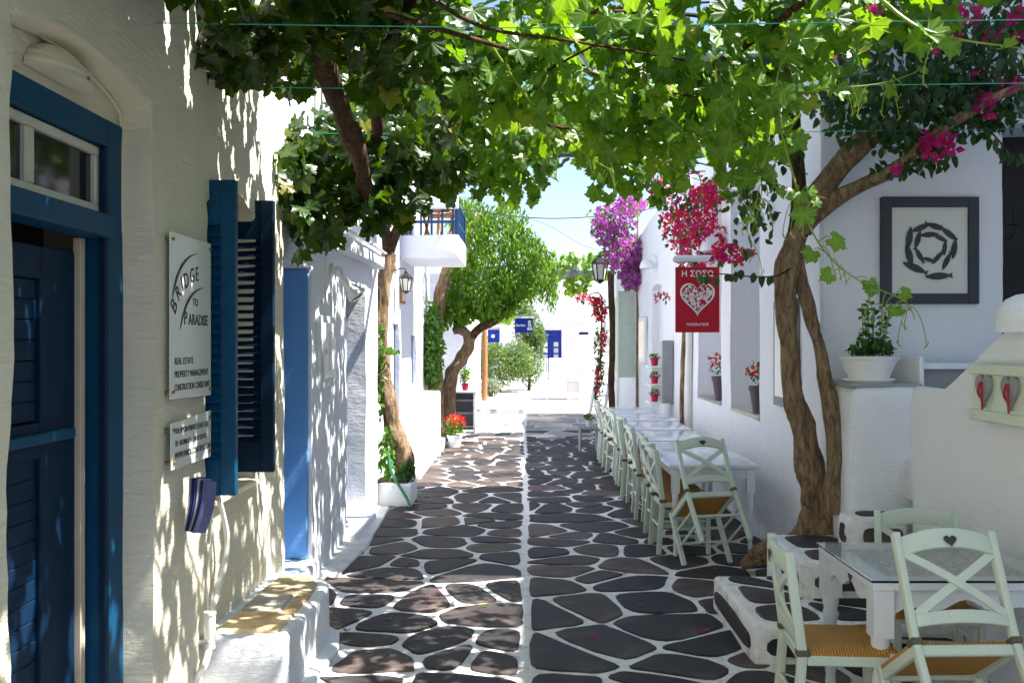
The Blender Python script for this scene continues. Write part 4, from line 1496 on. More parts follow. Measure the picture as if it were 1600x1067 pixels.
def lantern(name, label, p, s, wall_dx, material=None):
    """hexagonal street lantern hung at p (its bottom), s tall, bracket towards the wall"""
    l = thing(name, label, 'lantern', p)
    w = s * .26
    cage = MB()
    for k in range(6):
        a = k * math.pi / 3
        cage.bar((w * .62 * math.cos(a), w * .62 * math.sin(a), s * .10), (w * math.cos(a), w * math.sin(a), s * .62), s * .03, s * .03)
    for zz_, rr in ((.10, .66), (.62, 1.05)):
        cage.lathe([(w * rr, s * zz_), (w * rr, s * (zz_ + .03))], 6)
    link('cage', cage.mesh('cage'), M['black'], l)
    link('glass', MB().lathe([(w * .56, s * .13), (w * .92, s * .62)], 6).mesh('glass'), M['lamp_glass'], l)
    link('roof', MB().lathe([(w * 1.15, s * .65), (w * .75, s * .78), (w * .3, s * .84), (w * .22, s * .92), (w * .06, s * .95), (w * .05, s * 1.0)], 6).mesh('roof'), M['black'], l)
    link('foot', MB().lathe([(w * .1, 0), (w * .35, s * .05), (w * .6, s * .10)], 6).mesh('foot'), M['black'], l)
    link('bracket', MB().tube(spline([(0, 0, s * 1.0), (wall_dx * .3, 0, s * 1.05), (wall_dx * .7, 0, s * 1.0), (wall_dx, 0, s * .95)], 5), s * .025, 6).bar((wall_dx, 0, s * .8), (wall_dx, 0, s * 1.15), s * .1, s * .05, (0, 1, 0)).mesh('bracket'), M['black'], l)
    return l


M['lamp_glass'] = mat('frosted_lamp_glass', (.62, .60, .52), .3)
lantern('wall_lantern', 'small black iron lantern hung below the balcony', (-1.60, 12.9, 2.40), .33, -.15)
lantern('street_lantern', 'large dark green street lantern on a bracket beside the purple bougainvillea', (1.58, 20.2, 2.98), .66, .56)
pq = thing('wall_plaque', 'small framed plaque niche on the balcony house wall', 'plaque', (X3, 13.6, 2.3), world_parts=True)
boxpart('frame', (X3 - .01, 13.42, 2.30), (X3 + .03, 13.86, 2.55), M['wood'], pq, .006)
boxpart('plate', (X3 + .03, 13.47, 2.34), (X3 + .034, 13.81, 2.51), M['block_stone'], pq, 0)
for i, (x, y, rz) in enumerate(((-1.45, 13.95, .2), (-1.28, 14.6, 2.9))):
    c = thing('balcony_chair', ('slatted wooden chair on the balcony beside the house wall', 'slatted wooden chair at the outer end of the balcony')[i], 'chair', (x, y, 3.26), rz)
    for sx_ in (-1, 1):
        link('leg_frame', MB().bar((sx_ * .22, -.2, 0), (sx_ * .22, .2, .45), .03, .04).mesh('leg_frame'), M['wood'], c)
        link('leg_frame', MB().bar((sx_ * .20, .2, 0), (sx_ * .20, -.25, .75), .03, .04).mesh('leg_frame'), M['wood'], c)
    for k in range(4):
        link('seat_slat', MB().box((-.22, -.18 + k * .1, .40), (.22, -.11 + k * .1, .42)).mesh('seat_slat'), M['wood'], c)
        link('back_slat', MB().box((-.2, -.25, .5 + k * .065), (.2, -.235, .55 + k * .065)).mesh('back_slat'), M['wood'], c)


def dome_lamp(y, z, label):
    l = thing('dome_wall_lamp', label, 'lamp', (XR, y, z), group='white dome lamps on the restaurant wall')
    link('shade', MB().lathe([(.125, 0), (.124, .03), (.112, .08), (.085, .125), (.045, .155), (.012, .165)], 20, Matrix.Translation((-.16, 0, 0)), cap=False).mesh('shade', smooth=60), M['lamp_white'], l)
    link('arm', MB().tube(spline([(.02, 0, .18), (-.08, 0, .21), (-.16, 0, .16)], 5), .012, 8).mesh('arm', smooth=50), M['lamp_white'], l)
    link('bulb', MB().lathe([(.02, .09), (.035, .05), (.03, .02), (.005, .005)], 12, Matrix.Translation((-.16, 0, 0))).mesh('bulb', smooth=50), M['lamp_white'], l)


dome_lamp(10.25, 2.72, 'white dome lamp on the restaurant wall between the two potted windows')
dome_lamp(8.45, 2.80, 'white dome lamp on the restaurant wall near the twisted tree trunk')
dome_lamp(15.6, 2.95, 'white dome lamp over the plain recessed doorway')

# hanging restaurant sign
YS = 9.9
rsn = thing('restaurant_sign', 'crimson hanging restaurant sign with a white lace heart', 'sign', (1.78, YS, 1.85), world_parts=True)
fs_ = frame_mat((1.778, YS - .012, 1.853), (1, 0, 0), (0, 0, 1))   # faces the camera side (-Y)
boxpart('panel', (1.552, YS - .010, 1.853), (2.006, YS + .010, 2.527), M['red_sign'], rsn, .003)
br = link('bracket', MB().tube([(1.53, YS, 2.62), (1.56, YS, 2.615), (2.16, YS, 2.615)], [.02, .034, .034], 12).mesh('bracket', smooth=50), M['white'], rsn)
for x in (1.62, 1.93):
    link('hook', MB().tube([(x, YS, 2.52), (x, YS, 2.60)], .004, 6).mesh('hook'), M['steel'], rsn)
W_ = M['paper']
link('lettering', text_mesh('Η ΣΩΣΩ', .085, fs_ @ Matrix.Translation((0, .575, .002)), .001, 'CENTER', bold=.001), W_, rsn)
link('lettering', text_mesh('restaurant', .055, fs_ @ Matrix.Translation((0, .07, .002)), .001, 'CENTER'), W_, rsn)
hp = heart_poly(.36, 40)
hp = [(x, y * 1.05) for x, y in hp]
hq = [(x * .90, y * .90 + .004) for x, y in hp]
vs = [(x, y, .003) for x, y in hp] + [(x, y, .003) for x, y in hq]
n = len(hp)
link('heart_outline', MB().add(vs, [(i, (i + 1) % n, n + (i + 1) % n, n + i) for i in range(n)], fs_ @ Matrix.Translation((0, .33, 0))).mesh('heart_outline'), W_, rsn)
lace = MB()
lr = random.Random(4)


def in_poly(x, y, pl_):
    c_ = False
    for i in range(len(pl_)):
        (x1, y1), (x2, y2) = pl_[i], pl_[i - 1]
        if (y1 > y) != (y2 > y) and x < (x2 - x1) * (y - y1) / (y2 - y1) + x1:
            c_ = not c_
    return c_


inner = [(x * .84, y * .84) for x, y in hp]
k = 0
while k < 120:
    x, y = lr.uniform(-.17, .17), lr.uniform(-.2, .2)
    if not in_poly(x, y, inner):
        continue
    k += 1
    r0 = lr.uniform(.007, .016)
    r1 = r0 * .55
    pet = lr.choice((5, 6, 7))
    q = []
    for i in range(12):
        a = 2 * math.pi * i / 12
        q.append((x + r0 * math.cos(a) * (1 + .2 * math.cos(a * pet)), y + r0 * math.sin(a) * (1 + .2 * math.cos(a * pet)), .003 + k * 1e-5))
    q2 = [(x + (p[0] - x) * .5, y + (p[1] - y) * .5, p[2]) for p in q]
    lace.add(q + q2, [(i, (i + 1) % 12, 12 + (i + 1) % 12, 12 + i) for i in range(12)], fs_ @ Matrix.Translation((0, .33, 0)))
o = link('heart_lace', lace.mesh('heart_lace'), W_, rsn)
o['kind'] = 'stuff'

# blue signs far down the street
bs = thing('blue_sign', 'royal blue hanging sign with white script and emblem below the tree', 'sign', (-.03, 25, 2.0), world_parts=True)
boxpart('panel', (-.26, 25, 2.0), (.21, 25.05, 2.38), M['royal'], bs, .01)
boxpart('frame_bar', (-.27, 24.99, 2.385), (.25, 25.06, 2.41), M['white_paint'], bs, .004)
fbx = frame_mat((0, 24.995, 2.0), (1, 0, 0), (0, 0, 1))
link('lettering', text_mesh('Garden', .085, fbx @ Matrix.Translation((-.24, .17, 0)), .001), W_, bs)
em = MB()
for (x, y, r0) in ((.12, .29, .035), (.13, .24, .03), (.11, .21, .03), (.14, .17, .035), (.12, .12, .045), (.09, .10, .03), (.16, .10, .03)):
    em.add([(x + r0 * math.cos(a * .785), y + r0 * math.sin(a * .785), .002) for a in range(8)] + [(x + .5 * r0 * math.cos(a * .785), y + .5 * r0 * math.sin(a * .785), .002) for a in range(8)], [(i, (i + 1) % 8, 8 + (i + 1) % 8, 8 + i) for i in range(8)], fbx)
link('emblem', em.mesh('emblem'), W_, bs)
link('hanger', MB().bar((-1.25, 25.03, 2.44), (.25, 25.03, 2.44), .03, .04).mesh('hanger'), M['steel'], bs)
bs2 = thing('blue_sign', 'royal blue sign half hidden by yellow-green vine leaves', 'sign', (-1.0, 26, 1.75), world_parts=True)
boxpart('panel', (-1.0, 26, 1.75), (-.68, 26.04, 2.10), M['royal'], bs2, .01)
link('emblem', MB().lathe([(.05, 0), (.05, .003)], 10, frame_mat((-.86, 25.997, 1.92), (1, 0, 0), (0, 0, 1))).mesh('emblem'), W_, bs2)
link('hanger', MB().bar((-1.30, 26.02, 2.13), (-.66, 26.02, 2.13), .03, .04).mesh('hanger'), M['steel'], bs2)

# menu frame, plant shelf, mirror frame, conduit on the restaurant wall
mf = thing('menu_frame', 'narrow white framed menu board beside the sage shutters', 'menu board', (XR, 17.2, 1.4), world_parts=True)
boxpart('frame', (XR - .05, 16.85, 1.38), (XR - .005, 17.75, 2.2), M['white_paint'], mf, .008)
boxpart('menu_sheet', (XR - .056, 16.95, 1.46), (XR - .051, 17.65, 2.12), M['block_stone'], mf, 0)
psf = thing('plant_shelf', 'narrow grey wall shelf of three small potted plants', 'shelf', (XR, 13.9, 1.0), world_parts=True)
boxpart('side_panel', (XR - .17, 13.82, .88), (XR - .01, 13.85, 1.78), M['grey_wood'], psf, .006)
boxpart('side_panel', (XR - .27, 14.25, .88), (XR - .01, 14.28, 1.78), M['white_paint'], psf, .006)
boxpart('back_panel', (XR - .02, 13.85, .88), (XR - .005, 14.25, 1.78), M['white_paint'], psf, .003)
for z in (.90, 1.16, 1.42):
    boxpart('shelf_board', (XR - .36, 13.86, z - .03), (XR - .02, 14.30, z - .01), M['white_paint'], psf, .003)
mr = thing('wall_mirror', 'tall narrow grey framed panel on the wall behind the twisted trunk', 'panel', (XR, 7.7, 1.2), world_parts=True)
boxpart('frame', (XR - .035, 7.50, 1.22), (XR - .004, 8.18, 2.10), M['grey_wood'], mr, .01, 2)
boxpart('face', (XR - .04, 7.57, 1.30), (XR - .036, 8.11, 2.02), M['white_paint'], mr, 0)
cp = thing('wall_conduit', 'weathered white downpipe and cable beside the plant shelf', 'pipe', (XR, 12.9, 0), world_parts=True)
link('pipe', MB().tube([(XR - .035, 12.35, .0), (XR - .035, 12.35, 3.9)], .045, 10).mesh('pipe', smooth=50, wob=.004), M['plastic'], cp)
link('cable', MB().tube(spline([(XR - .03, 12.85, .05), (XR - .03, 12.87, .6), (XR - .04, 12.84, 1.2), (XR - .03, 12.86, 2.0)], 5), .012, 6).mesh('cable'), M['grey_wood'], cp)

# framed relief of fish
pf = thing('fish_picture', 'charcoal framed relief of dark fish swimming in a spiral', 'picture', (2.93, YT, 2.0), world_parts=True)
pa, pb = P(1376, 475, YT - .02), P(1528, 308, YT - .02)
fw = .075
yf = YT - .045
link('frame', MB().box((pa.x, yf, pa.z), (pa.x + fw, YT + .01, pb.z)).box((pb.x - fw, yf, pa.z), (pb.x, YT + .01, pb.z)).box((pa.x + fw, yf, pb.z - fw), (pb.x - fw, YT + .01, pb.z)).box((pa.x + fw, yf, pa.z), (pb.x - fw, YT + .01, pa.z + fw)).mesh('frame', bevel=.006, seg=2), M['grey_frame'], pf)
boxpart('backboard', (pa.x + fw, YT - .02, pa.z + fw), (pb.x - fw, YT - .012, pb.z - fw), M['board'], pf, 0)
cx, cz = P(1452, 392, YT).x, P(1452, 392, YT).z
fsh = [(-.5, 0), (-.40, .045), (-.2, .10), (.05, .115), (.28, .07), (.38, .03), (.5, .10), (.47, 0), (.5, -.10), (.38, -.03), (.28, -.07), (.05, -.115), (-.2, -.10), (-.40, -.045)]
for i, (ang, rr, L) in enumerate([(78, .158, .165), (38, .165, .16), (-2, .168, .16), (-40, .15, .15), (118, .162, .165), (158, .170, .18), (200, .165, .19), (232, .185, .20), (100, .095, .15), (48, .098, .13), (0, .10, .12), (-55, .085, .13), (-100, .088, .11), (150, .11, .15), (215, .10, .13)]):
    a = math.radians(ang)
    x, z_ = cx + rr * math.cos(a), cz + .02 + rr * math.sin(a)
    d = a + math.pi / 2 + (.25 if i % 2 else -.1)
    fm = frame_mat((x, YT - .022 - .003 * (i % 3), z_), (math.cos(d), 0, math.sin(d)), (-math.sin(d), 0, math.cos(d)))
    link('fish', MB().prism([(p[0] * L, p[1] * L * 1.15) for p in fsh], 0, .008, fm).mesh('fish', bevel=.0015), M['grey_frame'], pf)
for (x, z_, d, L) in ((.055, -.185, .05, .20),):
    fm = frame_mat((cx + x, YT - .03, cz + z_), (math.cos(d), 0, math.sin(d)), (-math.sin(d), 0, math.cos(d)))
    link('fish', MB().prism([(p[0] * L, p[1] * L * 1.15) for p in fsh], 0, .008, fm).mesh('fish', bevel=.0015), M['grey_frame'], pf)

# heart panel on the stair wall
hpn = thing('heart_panel', 'pale green wooden panel with two grey hearts tied with red ribbons', 'wall panel', (2.38, 5.0, 1.4), world_parts=True)
boxpart('board', (2.345, 4.35, 1.35), (2.385, 5.03, 1.64), M['sage_old'], hpn, .006)
for z in (1.35, 1.585):
    boxpart('moulding', (2.330, 4.34, z), (2.347, 5.04, z + .055), M['sage_old'], hpn, .005)
for y in (4.88, 4.615):
    fm = frame_mat((2.344, y, 1.50), (0, -1, 0), (0, 0, 1))
    hh = link('heart', MB().prism([(x, z_ * 1.15) for x, z_ in heart_poly(.16)], 0, .02, fm).mesh('heart', bevel=.004), M['grey_wood'], hpn)
    for q in (-1, 1):
        link('ribbon', MB().tube(spline([(2.318, y + .005 * q, 1.55), (2.312, y + .02 * q, 1.50), (2.32, y + .012 * q, 1.44 + .03 * q)], 5), .006, 6).mesh('ribbon'), M['ribbon'], hh)

# ledge shelf on the terrace and a sconce in the doorway
wb = thing('terrace_bench', 'white bench shelf on the terrace behind the stair parapet', 'bench', (2.95, 6.6, 1.0), world_parts=True)
boxpart('seat', (2.66, 6.45, 1.57), (3.6, 6.93, 1.61), M['table'], wb, .006)
boxpart('end_panel', (2.63, 6.40, 1.0), (2.67, 6.93, 1.66), M['white_paint'], wb, .03, 2)
boxpart('front_board', (2.68, 6.52, 1.0), (3.58, 6.55, 1.57), M['grey_wood'], wb, .003)
sc_ = thing('wall_sconce', 'black iron candle sconce inside the dark doorway', 'sconce', (3.50, 6.9, 2.55), world_parts=True)
link('arm', MB().tube(spline([(3.46, 7.05, 2.52), (3.52, 7.0, 2.50), (3.56, 6.98, 2.54), (3.56, 6.98, 2.60)], 6), .008, 6).mesh('arm'), M['black'], sc_)
link('cup', MB().lathe([(.035, 0), (.04, .01), (.03, .015)], 10, Matrix.Translation((3.56, 6.98, 2.60))).mesh('cup'), M['black'], sc_)
link('candle', MB().lathe([(.012, .01), (.012, .12)], 8, Matrix.Translation((3.56, 6.98, 2.60))).mesh('candle'), M['black'], sc_)


# ================================================================== POTS AND SMALL FURNITURE
def pot(name, label, p, r, h, material, group=None):
    o = thing(name, label, 'flower pot', p, group=group)
    link('pot', MB().lathe([(r * .70, 0), (r * .93, h * .82), (r * 1.0, h * .83), (r * 1.02, h), (r * .92, h), (r * .9, h * .9)], 18, cap=True).mesh('pot', smooth=35), material, o)
    link('soil', MB().lathe([(r * .9, h * .90), (.001, h * .93)], 14, cap=False).mesh('soil'), M['soil'], o)
    return o


def flowers(o, base, r, h, n_leaf, n_fl, leafm, flm, ls=(.03, .05), fsz=(.035, .055), shapes=None):
    lp = place(n_leaf, ell(base, (r, r, h)), ls, (0, 0, .4), .9, (0, 0, 1), .6)
    foliage(o, shapes or OVATE, lp, leafm)
    if n_fl:
        foliage(o, BRACT, place(n_fl, ell(Vector(base) + Vector((0, 0, h * .55)), (r * 1.1, r * 1.1, h * .75), shell=.4), fsz, (1, 0, 0), 1.0, (-.5, -.8, .6), .5), flm, 0, 'flower', 'flowers')


a = pot('flower_pot', 'grey pot of red flowers in the window niche nearer the twisted trunk', (XR + .12, 9.15, 1.074), .135, .26, M['pot'])
flowers(a, (0, 0, .36), .16, .11, 90, 42, M['herb_leaf'], M['red_petal'])
a = pot('flower_pot', 'grey pot of red flowers in the window niche behind the crimson sign', (XR + .12, 10.95, 1.094), .14, .27, M['pot'])
flowers(a, (0, 0, .38), .17, .13, 90, 48, M['herb_leaf'], M['red_petal'])
for i, z in enumerate((.90, 1.16, 1.42)):
    a = pot('small_pot', 'small red pot with a round green plant on the %s shelf board' % ('lowest', 'middle', 'top')[i], (XR - .26, 13.98, z - .01), .062, .11, M['pot_red'])
    flowers(a, (0, 0, .13), .075, .06, 110, 0, M['herb_leaf'], None, (.02, .035))
bw = thing('bowl_planter', 'wide white plastic bowl planter with a leafy herb on the pedestal', 'planter', (2.315, 6.46, 1.482))
link('saucer', MB().lathe([(.15, 0), (.17, .02), (.165, .028)], 24).mesh('saucer', smooth=40), M['white_paint'], bw)
link('bowl', MB().lathe([(.13, .028), (.185, .15), (.195, .155), (.205, .175), (.19, .178), (.18, .165)], 28).mesh('bowl', smooth=35), M['white_paint'], bw)
link('soil', MB().lathe([(.18, .165), (.001, .17)], 16, cap=False).mesh('soil'), M['soil'], bw)
flowers(bw, (.02, 0, .22), .15, .06, 260, 0, M['herb_leaf'], None, (.03, .05))
lp = []
for k in range(9):
    x, y, hh_ = rnd.uniform(-.06, .08), rnd.uniform(-.06, .06), rnd.uniform(.25, .46)
    link('stem', MB().tube([(x, y, .16), (x * 1.4, y * 1.3, .16 + hh_)], .004, 5).mesh('stem'), M['stem'], bw)
    for q in range(22):
        z = rnd.uniform(.05, 1) * hh_
        lp += place(1, lambda: Vector((x * (1 + .4 * z / hh_), y, .18 + z)), (.03, .055), (rnd.uniform(-1, 1), rnd.uniform(-1, 1), .2), .3)
foliage(bw, OVATE, lp, M['herb_leaf'], 0)

# low stool with a cactus pot by the far tables
so = thing('low_stool', 'small grey wooden stool at the far end of the chair row', 'stool', (1.02, 15.4, CH_Z))
link('seat', MB().box((-.17, -.16, .36), (.17, .16, .39)).mesh('seat', bevel=.006), M['grey_wood'], so)
for sx_ in (-1, 1):
    for sy_ in (-1, 1):
        link('leg', MB().bar((sx_ * .14, sy_ * .13, 0), (sx_ * .13, sy_ * .12, .36), .03, .03).mesh('leg'), M['grey_wood'], so)
a = pot('small_pot', 'small pale pot with a low plant standing on the grey stool', (1.03, 15.4, CH_Z + .391), .06, .11, M['block_stone'])
flowers(a, (0, 0, .15), .08, .05, 90, 0, M['herb_leaf'], None, (.03, .05))

# ladder and pole by the restaurant's far end
ld = thing('ladder', 'old white wooden ladder leaning beside the red bougainvillea pole', 'ladder', (1.9, 22.9, 0), world_parts=True)
for dx in (0, .34):
    link('rail', MB().bar((1.52 + dx, 22.6, .02), (1.92 + dx, 23.0, 2.25), .07, .05).mesh('rail', bevel=.005), M['white_paint'], ld)
for k in range(8):
    f = .1 + k * .115
    link('rung', MB().bar((1.52 + .40 * f, 22.6 + .4 * f, .02 + 2.23 * f), (1.86 + .40 * f, 22.6 + .4 * f, .02 + 2.23 * f), .06, .03).mesh('rung'), M['white_paint'], ld)
po = link('wooden_pole', MB().tube(spline([(2.02, 22.2, 0), (2.0, 22.2, .9), (2.04, 22.25, 1.9), (1.99, 22.2, 3.0), (2.0, 22.2, 3.4)], 5), [.075] * 21, 9, .15).mesh('wooden_pole', smooth=60), M['bark_dark'])
tag(po, 'rough wooden pole standing beside the leaning ladder', 'pole')
po2 = link('wooden_post', MB().tube([(-1.22, 28.9, 0), (-1.2, 28.9, 1.2), (-1.22, 28.9, 2.4)], [.085, .08, .07], 9, .1).mesh('wooden_post', smooth=60), M['wood'])
tag(po2, 'reddish bare wooden post at the corner of the plain white house', 'post')

# white planter wall, cabinet and pots under the big tree
pw = link('planter_wall', MB().prism([(-1.78, 14.75), (-1.31, 14.75), (-1.31, 14.95), (-1.78, 14.95)], 0, 1.0).prism([(-1.5, 14.55), (-1.29, 14.55), (-1.29, 14.749), (-1.5, 14.749)], 0, .16).mesh('planter_wall', bevel=.02, seg=2, sub=.15, wob=.01, smooth=60), M['white'])
tag(pw, 'white plaster pier in front of the leaning street tree', 'wall')
cb = thing('side_cabinet', 'small white cabinet with grey open shelves holding plants', 'cabinet', (-1.22, 18.6, 0))
for s in (-1, 1):
    link('side', MB().box((s * .25 - .02, -.16, 0), (s * .25 + .02, .16, .78)).mesh('side', bevel=.005), M['white_paint'], cb)
link('top', MB().box((-.30, -.19, .781), (.30, .19, .82)).mesh('top', bevel=.008), M['white_paint'], cb)
link('back', MB().box((-.23, .12, .05), (.23, .14, .78)).mesh('back'), M['grey_wood'], cb)
for z in (.12, .38, .62):
    link('shelf_board', MB().box((-.23, -.15, z), (.23, .12, z + .03)).mesh('shelf_board'), M['grey_wood'], cb)
a = pot('small_pot', 'magenta pot with an upright green plant on the white cabinet', (-1.15, 18.55, .82), .07, .14, M['pot_red'])
flowers(a, (0, 0, .30), .09, .18, 70, 0, M['ivy_leaf'], None, (.08, .13), shapes=SLIM)
a = pot('small_pot', 'dark magenta pot at the wall end of the white cabinet', (-1.42, 18.6, .82), .07, .14, M['pot_red'])
flowers(a, (0, 0, .18), .07, .06, 40, 0, M['herb_leaf'], None, (.04, .06))
a = pot('flower_pot', 'white pot of red and white flowers at the foot of the plaster pier', (-1.17, 16.0, 0.01), .13, .2, M['white_paint'])
flowers(a, (0, 0, .33), .17, .16, 150, 40, M['ivy_leaf'], M['red_petal'], (.05, .09), (.06, .09))


# ================================================================== PLANTS
vr = random.Random(77)


def branch(name, pts, rad, parent, material, n=10, k=6, lump=.18, seed=0.0):
    sp = spline(pts, k)
    return link(name, MB().tube(sp, lerp_list(rad, len(sp)), n, lump, seed).mesh(name, smooth=70), material, parent)


# planter at the foot of the vine
pla = thing('masonry_planter', 'small whitewashed masonry planter round the foot of the grape vine trunk', 'planter', (-1.42, 10.43, 0), world_parts=True)
link('box', MB().box((-1.64, 10.2, 0), (-1.20, 10.22 + .45, .25)).mesh('box', bevel=.025, seg=3, sub=.1, wob=.01, smooth=60), M['white'], pla)
link('soil', MB().box((-1.59, 10.25, .24), (-1.25, 10.62, .262)).mesh('soil', wob=.008, sub=.06), M['soil'], pla)
gh = link('garden_hose', MB().tube(spline([(-1.45, 10.22, .55), (-1.42, 10.18, .40), (-1.34, 10.16, .25), (-1.24, 10.12, .10), (-1.20, 10.08, .02)], 6), .016, 8).mesh('garden_hose', smooth=50), M['green_hose'])
tag(gh, 'green hose end hanging over the masonry planter', 'hose')

# ------------------------------------------------------------------ grape vine over the street
gv = thing('grape_vine', 'old grape vine whose leafy canopy roofs the near street', 'vine', (-1.37, 10.43, .25), world_parts=True)
YV = 10.43
tpts = [P(632, 748, YV), P(628, 712, YV), P(613, 660, YV), P(601, 600, YV), P(594, 520, YV), P(600, 440, YV), P(607, 395, YV)]
branch('trunk', tpts, [.115, .105, .09, .085, .075, .078, .075], gv, M['bark'], 24, 12, .28)
branch('limb', [tpts[-1], P(600, 350, 10.2), (-1.42, 9.6, 3.05), (-1.3, 8.6, 3.12), (-1.1, 7.5, 3.1), (-.95, 6.2, 3.1), (-.75, 5.0, 3.15), (-.3, 3.6, 3.3), (.3, 2.0, 3.35)], [.07, .06, .05, .05, .045, .04, .035, .03, .02], gv, M['bark_dark'], 9, 6)
branch('limb', [tpts[-1], P(625, 350, 10.3), (-1.1, 10.0, 3.3), (-.5, 9.0, 3.35), (.1, 7.6, 3.25), (.6, 6.2, 3.25), (1.0, 5.0, 3.2), (1.3, 3.8, 3.25)], [.06, .05, .04, .035, .03, .025, .022, .018], gv, M['bark_dark'], 8, 6)
branch('limb', [(-1.22, 8.1, 3.1), (-1.12, 6.9, 2.75), P(565, 262, 5.9), P(545, 200, 5.5), P(512, 120, 5.0), P(488, 50, 4.6), (-1.0, 3.8, 3.38)], [.035, .04, .05, .062, .055, .045, .03], gv, M['bark_dark'], 10, 7, .3)
canes = []
for k in range(16):
    y0 = vr.uniform(3.2, 8.0)
    x0 = vr.uniform(-1.1, .4)
    a = vr.uniform(-.8, .8)
    pts = [Vector((x0, y0, 3.15 + vr.uniform(-.08, .15)))]
    for q in range(4):
        a += vr.uniform(-.5, .5)
        pts.append(pts[-1] + Vector((math.cos(a) * .55, math.sin(a) * .55, vr.uniform(-.06, .08))))
    canes.append(pts)
    branch('cane', pts, [.012, .011, .009, .007, .005], gv, M['bark_dark'] if k % 2 else M['stem'], 6, 4, .1)

face = dict(tip=(.0, -.15, -1), tip_j=.6, nrm=(.35, -.75, .55), nrm_j=.55, r_=vr)
flat = dict(tip=(.0, -.2, -.5), tip_j=.7, nrm=(.35, -.25, .9), nrm_j=.45, r_=vr)
plc = []
plc += place(1700, boxs((-1.5, 2.1, 3.14), (-.35, 4.7, 3.75), vr, (1.3, -.5)), (.12, .20), **flat)
plc += place(330, boxs((-.35, 2.1, 3.14), (1.35, 4.6, 3.7), vr, (1.7, -.05)), (.12, .20), **flat)        # over the camera
plc += place(330, boxs((1.2, 2.1, 3.2), (2.0, 5.9, 3.7), vr, (1.5, -.3)), (.11, .18), **flat)
plc += place(60, boxs((1.5, 4.4, 3.3), (2.2, 5.4, 3.7), vr), (.11, .18), **flat)
plc += place(430, boxs((-.85, 4.5, 2.98), (.5, 6.0, 3.5), vr, (1.9, .02)), (.11, .19), **face)
plc += place(330, boxs((.5, 4.5, 2.98), (1.3, 6.2, 3.5), vr, (1.9, -.1)), (.11, .19), **face)
plc += place(700, boxs((-.85, 6.0, 2.98), (1.2, 8.2, 3.5), vr, (1.7, -.12)), (.11, .19), **face)         # over the street
plc += place(620, boxs((-1.45, 6.8, 3.36), (.5, 8.9, 3.8), vr, (1.5, -.3)), (.11, .18), **face)
for (px, py, Y, rx, rz_, n) in ((430, 255, 6.1, .26, .20, 70), (520, 230, 6.4, .36, .26, 130), (455, 320, 6.3, .24, .17, 66), (500, 345, 6.2, .14, .16, 26), (545, 300, 6.5, .22, .16, 60), (600, 285, 6.6, .24, .20, 70), (640, 250, 6.8, .3, .22, 80), (585, 330, 6.6, .12, .10, 16), (690, 262, 6.8, .22, .16, 44), (400, 290, 6.0, .12, .14, 18), (480, 372, 6.2, .07, .09, 7), (655, 305, 6.6, .10, .12, 9), (620, 325, 6.6, .08, .10, 8)):
    plc += place(n, ell(P(px, py, Y), (rx, .34, rz_), vr), (.12, .19), **face)                           # hanging clump by the wall
plc += place(110, ell(P(470, 70, 5.2), (.42, .4, .25), vr), (.12, .18), **face)
plc += place(90, ell(P(380, 60, 4.7), (.30, .3, .20), vr), (.12, .18), **face)
old = [q for q in plc if q[0].translation.x < -.15 - .35 * vr.random()]  # leaves on the left side, given the copy with shade in its colour
shaded_ids = {id(q) for q in old}
foliage(gv, GRAPE, [q for q in plc if id(q) not in shaded_ids], M['vine_leaf'], 80, 'leaf', 'foliage')
foliage(gv, GRAPE, old, M['vine_shaded'], 110, 'leaf', 'shaded_foliage')
young = []
young += place(260, boxs((-.1, 3.6, 3.02), (1.5, 6.2, 3.42), vr, (1.6, -.1)), (.11, .18), **face)
young += place(110, ell(P(1010, 190, 5.6), (.55, .5, .22), vr), (.10, .17), **face)
young += place(60, ell(P(860, 130, 5.0), (.6, .5, .2), vr), (.12, .19), **face)
young += place(46, ell(P(1170, 190, 4.4), (.22, .3, .26), vr), (.11, .18), **face)


def shoot(pts, r0, n_leaf, size, tendrils=3, leaf_lo=.1):
    sp = spline(pts, 8)
    link('shoot', MB().tube(sp, lerp_list([r0, r0 * .35], len(sp)), 6).mesh('shoot', smooth=60), M['tendril'], gv)
    for q in range(n_leaf):
        k = leaf_lo + (1 - leaf_lo) * (q + vr.random() * .6) / n_leaf
        p = sp[min(len(sp) - 1, int(k * (len(sp) - 1)))]
        off = Vector((vr.uniform(-1, 1), vr.uniform(-.6, .3), vr.uniform(-.6, .4))) * .06
        link('petiole', MB().tube([p, p + off * .7 + Vector((0, 0, .01)), p + off], .0025, 5).mesh('petiole'), M['tendril'], gv)
        s = size * (1.15 - .75 * k)
        young.extend(place(1, lambda: p + off, (s * .85, s * 1.1), (off.x * 12, -.1, -.7), .25, (.2, -.9, .35), .3, vr))
    for q in range(tendrils):
        p = sp[vr.randrange(len(sp) // 4, len(sp))]
        L = vr.uniform(.08, .22)
        s = vr.choice((-1, 1))
        tp = [p + Vector((s * L * .35 * math.sin(t_ * 2.2), -.02 * t_, -L * t_ + .02 * math.sin(t_ * 7))) for t_ in (0, .2, .4, .6, .8, 1.0)]
        tp.append(tp[-1] + Vector((s * .015, 0, .012)))
        tp.append(tp[-1] + Vector((s * .004, 0, .015)))
        link('tendril', MB().tube(spline(tp, 4), .0022, 5).mesh('tendril', smooth=60), M['tendril'], gv)


